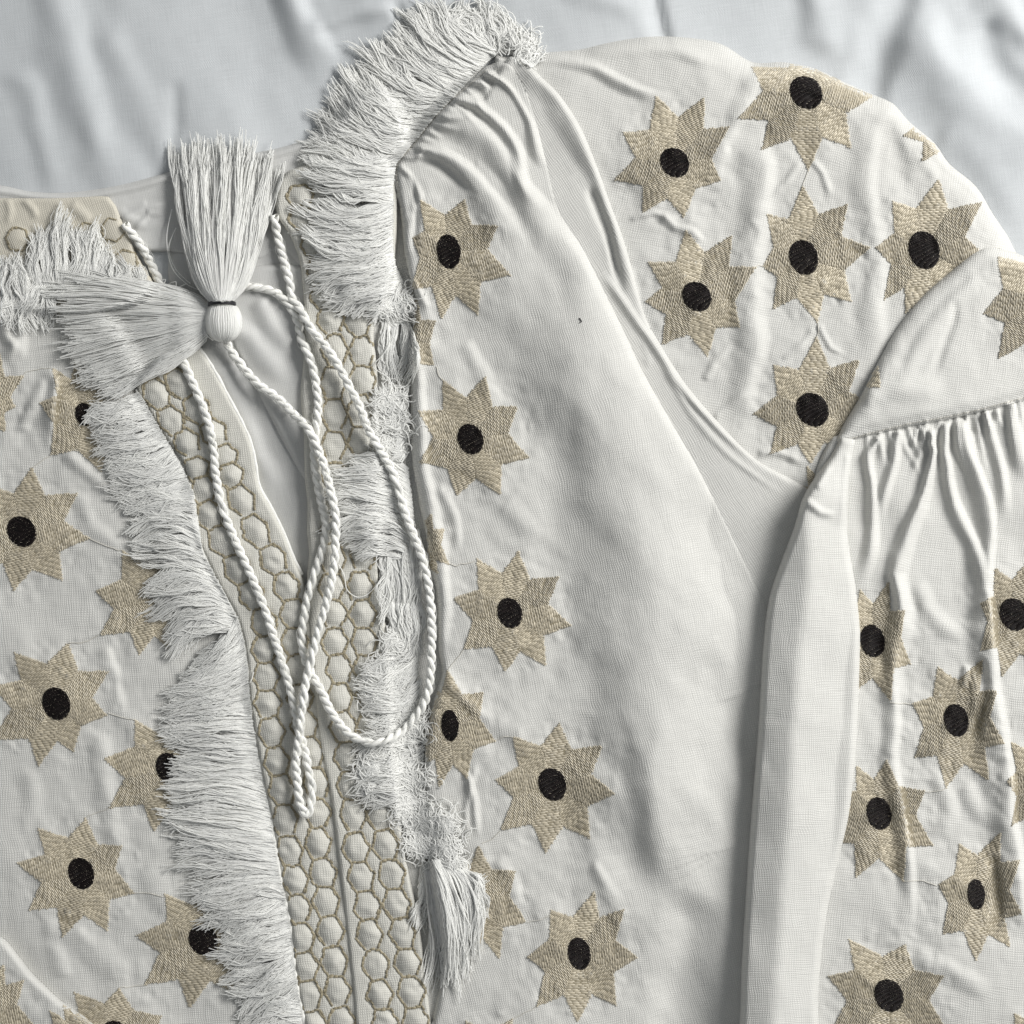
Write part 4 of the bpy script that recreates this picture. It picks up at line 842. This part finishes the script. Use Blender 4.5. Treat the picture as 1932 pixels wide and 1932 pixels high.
# ------------------------------------------------------------------ tie cords
def cordz(p, r, boost):
    z = np.max([sample(COMP, p[:, 0] + dx, p[:, 1] + dy) for dx in (-6, 0, 6) for dy in (-6, 0, 6)], axis=0)
    z = np.convolve(np.r_[[z[0]]*12, z, [z[-1]]*12], np.ones(25)/25, 'valid')
    return z + r*0.85 + boost
def cord(name, pts, boosts, label, parent=blouse, r=8.2, cast=None):
    p = resample(spline(pts, 5), 1.6)
    u = np.linspace(0, 1, len(p)); bz = np.interp(u, [b[0] for b in boosts], [b[1] for b in boosts])
    z = cordz(p, r, bz); P = np.c_[p, z]
    T = np.gradient(P, axis=0); T /= np.linalg.norm(T, axis=1, keepdims=True)
    up = np.tile([0, 0, 1.0], (len(P), 1)); S = np.cross(T, up); S /= np.linalg.norm(S, axis=1, keepdims=True); U = np.cross(S, T)
    s = np.arange(len(P)) * 1.6; ph = -s / 41.0 * 2*math.pi + 0.8*noise(s, s*0, 70, 9)
    base = bpy.data.objects.new(name, None); sc.collection.objects.link(base); base.parent = parent; base['label'] = label
    for k in range(2):
        a = ph + k*math.pi
        C = P + 3.9 * (np.cos(a)[:, None]*S + np.sin(a)[:, None]*U)
        R = 4.7 * (1 + 0.09*noise(s, s*0, 24, 91+k))
        v, q = tubes(C[None], R[None], 12)
        mesh_obj('cord_ply', v, q, M_cord, base, uv=tube_uv(C[None], 12), tone=np.full(len(v), 0.5))
    # loose surface fibres
    n = len(P) // 2; i = rng.integers(0, len(P)-14, n); ang = rng.random(n)*6.28
    s8 = np.linspace(0, 1, 6); idx = (i[:, None] + (s8*13)[None]).astype(int)
    rr_ = 8.3 + 3.0*np.sin(s8*3.14)[None]*rng.random((n, 1))**3; aa = ang[:, None] + s8[None]*rng.uniform(-1.2, 1.2, (n, 1))
    F = P[idx] + rr_[..., None]*(np.cos(aa)[..., None]*S[idx] + np.sin(aa)[..., None]*U[idx])
    v, q = tubes(F, np.full(F.shape[:2], 0.28), 3)
    mesh_obj('loose_fibres', v, q, M_fringe, base, tone=np.full(len(v), .5), kind='stuff')
    return base
cordA = Z('T', [(1205, 500), (1270, 590), (1350, 690), (1440, 850), (1490, 960), (1540, 1060)]) + [(315, 575), (330, 640)] + Z('R', [(490, 130), (580, 330), (690, 600), (750, 850), (770, 1080), (820, 1330), (900, 1550)]) + \
    Z('Q', [(170, 180), (280, 430), (370, 680), (440, 900), (510, 1120), (560, 1320), (595, 1500), (640, 1650), (680, 1850)]) + Z('P', [(710, 230), (695, 370), (662, 445), (608, 330), (585, 100)]) + \
    Z('Q', [(580, 1780), (603, 1580), (630, 1350), (662, 1130), (710, 930), (760, 720), (820, 520), (870, 300), (895, 100)]) + Z('R', [(1735, 1580), (1735, 1400), (1680, 1150), (1615, 930), (1530, 740), (1400, 600), (1270, 470), (1120, 360), (1000, 230), (900, 100), (862, 20)]) + [(422, 628)]
cordB = Z('A', [(1325, 1040), (1350, 1180), (1400, 1370)]) + Z('S', [(260, -40), (340, 80), (450, 270), (590, 440), (710, 620), (820, 830), (920, 1020), (1000, 1230), (1110, 1420), (1220, 1620), (1290, 1800)]) + \
    [(764, 967), (781, 1010), (799, 1061), (811, 1123), (815, 1190), (812, 1275), (804, 1318), (783, 1353), (752, 1384), (709, 1402), (670, 1392), (643, 1369)] + Z('Q', [(860, 1380), (790, 1230), (730, 1120), (660, 980), (625, 820), (640, 650), (670, 480), (720, 300), (790, 80)]) + \
    Z('R', [(1660, 1500), (1620, 1300), (1580, 1080), (1560, 850), (1590, 640), (1590, 450), (1560, 250), (1500, 80), (1460, 0)]) + Z('A', [(1430, 1530), (1350, 1425), (1250, 1390)]) + [(450, 545), (405, 585)]
cord('tie_cord', cordB, [(0, 2), (0.09, 3), (0.15, 15), (0.3, 20), (0.47, 20), (0.51, 16), (0.57, 4), (0.62, 0), (1, 0)], 'white twisted tie looping out to the right over the fringe')
cord('tie_cord', cordA, [(0, 3), (0.1, 0), (0.45, 0), (0.5, 4), (0.56, 13), (0.84, 16), (0.9, 9), (1, 6)], 'white twisted tie hanging to a low loop on the placket')

# ------------------------------------------------------------------ tassels
def skirt(parent, neck, nw, tips, n, z0, thick, rad=1.1, wave=5, mess=5, jl=0.06, sag=None, KP=16, seed=5, side=(0, 0)):
    """neck point + half-width vector, tip polyline; threads run from the neck over a bulge to the cut ends"""
    mess *= 1.5; wave *= 1.4
    r = np.random.default_rng(seed); t = resample(spline(tips, 6), 2.0); L = len(t)
    u = r.random(n); u = np.sort(u); lay = r.random(n)
    nc = 46; cid = np.clip((u*nc + r.normal(0, 0.5, n)).astype(int), 0, nc-1); uc = (cid+0.5)/nc
    ut = np.clip(u*0.5 + uc*0.5 + r.normal(0, 0.012, n), 0, 1)
    T = np.stack([np.interp(ut, np.linspace(0, 1, L), t[:, k]) for k in (0, 1)], 1)
    N = np.array(neck) + (u[:, None]*2-1) * np.array(nw) + r.normal(0, 1.2, (n, 2))
    co = r.normal(0, 1, (nc, 2)) * mess; T = T + co[cid] + r.normal(0, mess*0.35, (n, 2))
    d = T - N; T = N + d * (1 + r.normal(0, jl, n) + r.normal(0, jl*0.7, nc)[cid])[:, None]
    d = T - N; nn = np.stack([-d[:, 1], d[:, 0]], 1) / np.linalg.norm(d, axis=1, keepdims=True)
    s = np.linspace(0, 1, KP)[None]
    spread = (u*2-1)[:, None]
    # the bundle swells soon after the neck
    ax = d.mean(0); ax /= np.linalg.norm(ax); per = np.array([-ax[1], ax[0]])
    if per @ np.array(nw) < 0: per = -per
    sw = side[0] * np.sin(math.pi * s**0.62) * spread + side[1]*np.sin(math.pi*s)
    ph = r.random(nc)*6.28; fr = r.uniform(0.6, 1.5, nc); ph2 = r.random(n)*6.28; fr2 = r.uniform(1, 2.4, n)
    lat = wave * np.sin(math.pi*s*0.5) * np.sin(ph[cid][:, None] + s*6.28*fr[cid][:, None]) * 0.7 + wave*0.4*np.sin(ph2[:, None] + s*6.28*fr2[:, None])*np.sin(math.pi*s*0.6)
    pos = N[:, None] + d[:, None]*s[..., None] + nn[:, None]*lat[..., None] + per[None, None]*sw[..., None]
    zc = sample(COMP, pos[..., 0], pos[..., 1])
    prof = np.sqrt(np.clip(1 - (u*2-1)**2 * 0.92, 0.05, 1))[:, None]
    zz = zc*s**0.6 + z0*(1-s**0.6) + 3 + thick * (0.74 + 0.26*lay[:, None]) * prof * (0.6 + 0.4*np.sin(math.pi*np.clip(s*1.05, 0, 1))) * (1 - 0.35*s)
    zz = zz + (r.normal(0, 1, nc) * 3.2)[cid][:, None] * np.clip(s*1.6, 0, 1)
    zz = np.maximum(zz, zc + 2)
    P = np.concatenate([pos, zz[..., None]], -1)
    R = rad * np.ones((n, KP)) * r.uniform(0.75, 1.25, (n, 1))
    v, q = tubes(P, R, 3, False, 0.38); tri_count[0] += 2*len(q)
    return mesh_obj('tassel_skirt', v, q, M_tassel, parent, tone=np.repeat(np.clip(0.5 + r.normal(0, 0.25, n), 0, 1), KP*3), smooth=False)
def empty(name, loc, label):
    o = bpy.data.objects.new(name, None); sc.collection.objects.link(o); o.parent = blouse; o['label'] = label
    return o
tb = empty('tassel', (0, 0, 0), 'white tassel fanned out to the left, half under the other')
zc = float(sample(COMP, 400, 600))
skirt(tb, (392, 600), (-4, 28), [(160, 516), (132, 524), (136, 566), (150, 632), (172, 684), (196, 724), (240, 734)], 2000, zc + 16, 42, wave=4, mess=3.6, seed=21, side=(16, 0))
skirt(tb, (392, 618), (-4, 22), [(146, 640), (170, 690), (192, 722), (232, 726)], 800, zc + 16, 34, wave=5, mess=6, seed=23, side=(6, 8))
ta = empty('tassel', (0, 0, 0), 'white tassel fanned upward, its neck bound with black thread')
zt = zc + 34
skirt(ta, (418, 566), (21, 0), [(338, 336), (348, 316), (378, 298), (430, 289), (469, 298), (498, 308), (517, 322)], 2100, zt + 6, 44, wave=5, mess=3.2, seed=22, side=(22, -3), rad=1.0)
# round head: threads wrapped over a ball
n = 44; th = np.linspace(0, 2*math.pi, n, endpoint=False); s = np.linspace(0.02, 0.985, 18)
HP = np.zeros((n, 18, 3)); 
for j, ss in enumerate(s):
    ph = ss * math.pi
    rad_ = 33*math.sin(ph)**0.85; ax_ = math.cos(ph)
    HP[:, j, 0] = 420 + rad_*np.cos(th) + rng.normal(0, 0.25, n) + (1-ax_)*1.2
    HP[:, j, 1] = 606 - 38*ax_ + rng.normal(0, 0.2, n)
    HP[:, j, 2] = zt + 4 + rad_*0.9*np.sin(th)
v, q = tubes(HP, rng.uniform(2.3, 3.5, (n, 1)) * np.ones((1, 18)) * np.sin(s*math.pi)[None]**0.4, 4)
mesh_obj('tassel_head', v, q, M_tassel, ta, tone=np.repeat(rng.random(n), 18*4))
ball = HP.copy()
# black binding thread
for k in range(3):
    t = np.linspace(0, 2*math.pi, 60); wr = np.stack([419 + 24.5*np.cos(t), 572 + k*2.4 - 5.5*np.sin(t) + 0.6*np.sin(3*t+k), zt + 6 + 24*np.sin(t)], 1)[None]
    v, q = tubes(wr, np.full((1, 60), 2.3), 6); mesh_obj('binding_thread', v, q, M_wrap, ta, tone=np.full(len(v), 0.4))
# stray threads of the tassels
for pts, dz in [(Z('A', [(960, 1500), (975, 1570), (1000, 1620), (1030, 1645)]), 40), (Z('A', [(118, 1415), (200, 1450), (300, 1490), (380, 1520)]), 14), (Z('A', [(370, 1840), (372, 1800), (400, 1760)]), 6),
                (Z('A', [(830, 1010), (805, 1150), (830, 1290), (900, 1370), (960, 1400)]), 12), (Z('A', [(850, 1100), (815, 1200), (850, 1300), (920, 1370)]), 10), (Z('A', [(760, 1360), (800, 1350), (790, 1380), (850, 1360), (850, 1390), (900, 1370)]), 14),
                (Z('Q', [(925, 200), (970, 290), (990, 400), (1070, 460), (1150, 440), (1220, 375)]), 4), (Z('Q', [(240, 1060), (220, 1130), (195, 1160)]), 4), (Z('S', [(1140, 710), (1210, 760), (1230, 850), (1190, 950)]), 22),
                (Z('B', [(820, 60), (850, 130), (910, 150), (930, 90)]), 16), (Z('B', [(1010, 250), (1060, 210), (1060, 150), (1020, 150)]), 12)]:
    p = resample(spline(pts, 4), 2.0); P = np.c_[p, sample(COMP, p[:, 0], p[:, 1]) + dz][None]
    v, q = tubes(P, np.full(P.shape[:2], 1.0), 4); mesh_obj('stray_thread', v, q, M_fringe, blouse, tone=np.full(len(v), .6))
# a speck of dark lint on the sleeve
P = np.array([[1093, 600], [1095, 603], [1098, 606], [1094, 609]], float); P = np.c_[P, sample(COMP, P[:, 0], P[:, 1]) + 1.2][None]
v, q = tubes(P, np.full((1, 4), 1.0), 4); o = mesh_obj('lint_speck', v, q, M_wrap, tone=np.full(len(v), 0))
o['label'] = 'tiny dark speck of lint lying on the plain right front panel'; o['category'] = 'lint'
print('TRIS fringe', tri_count[0])
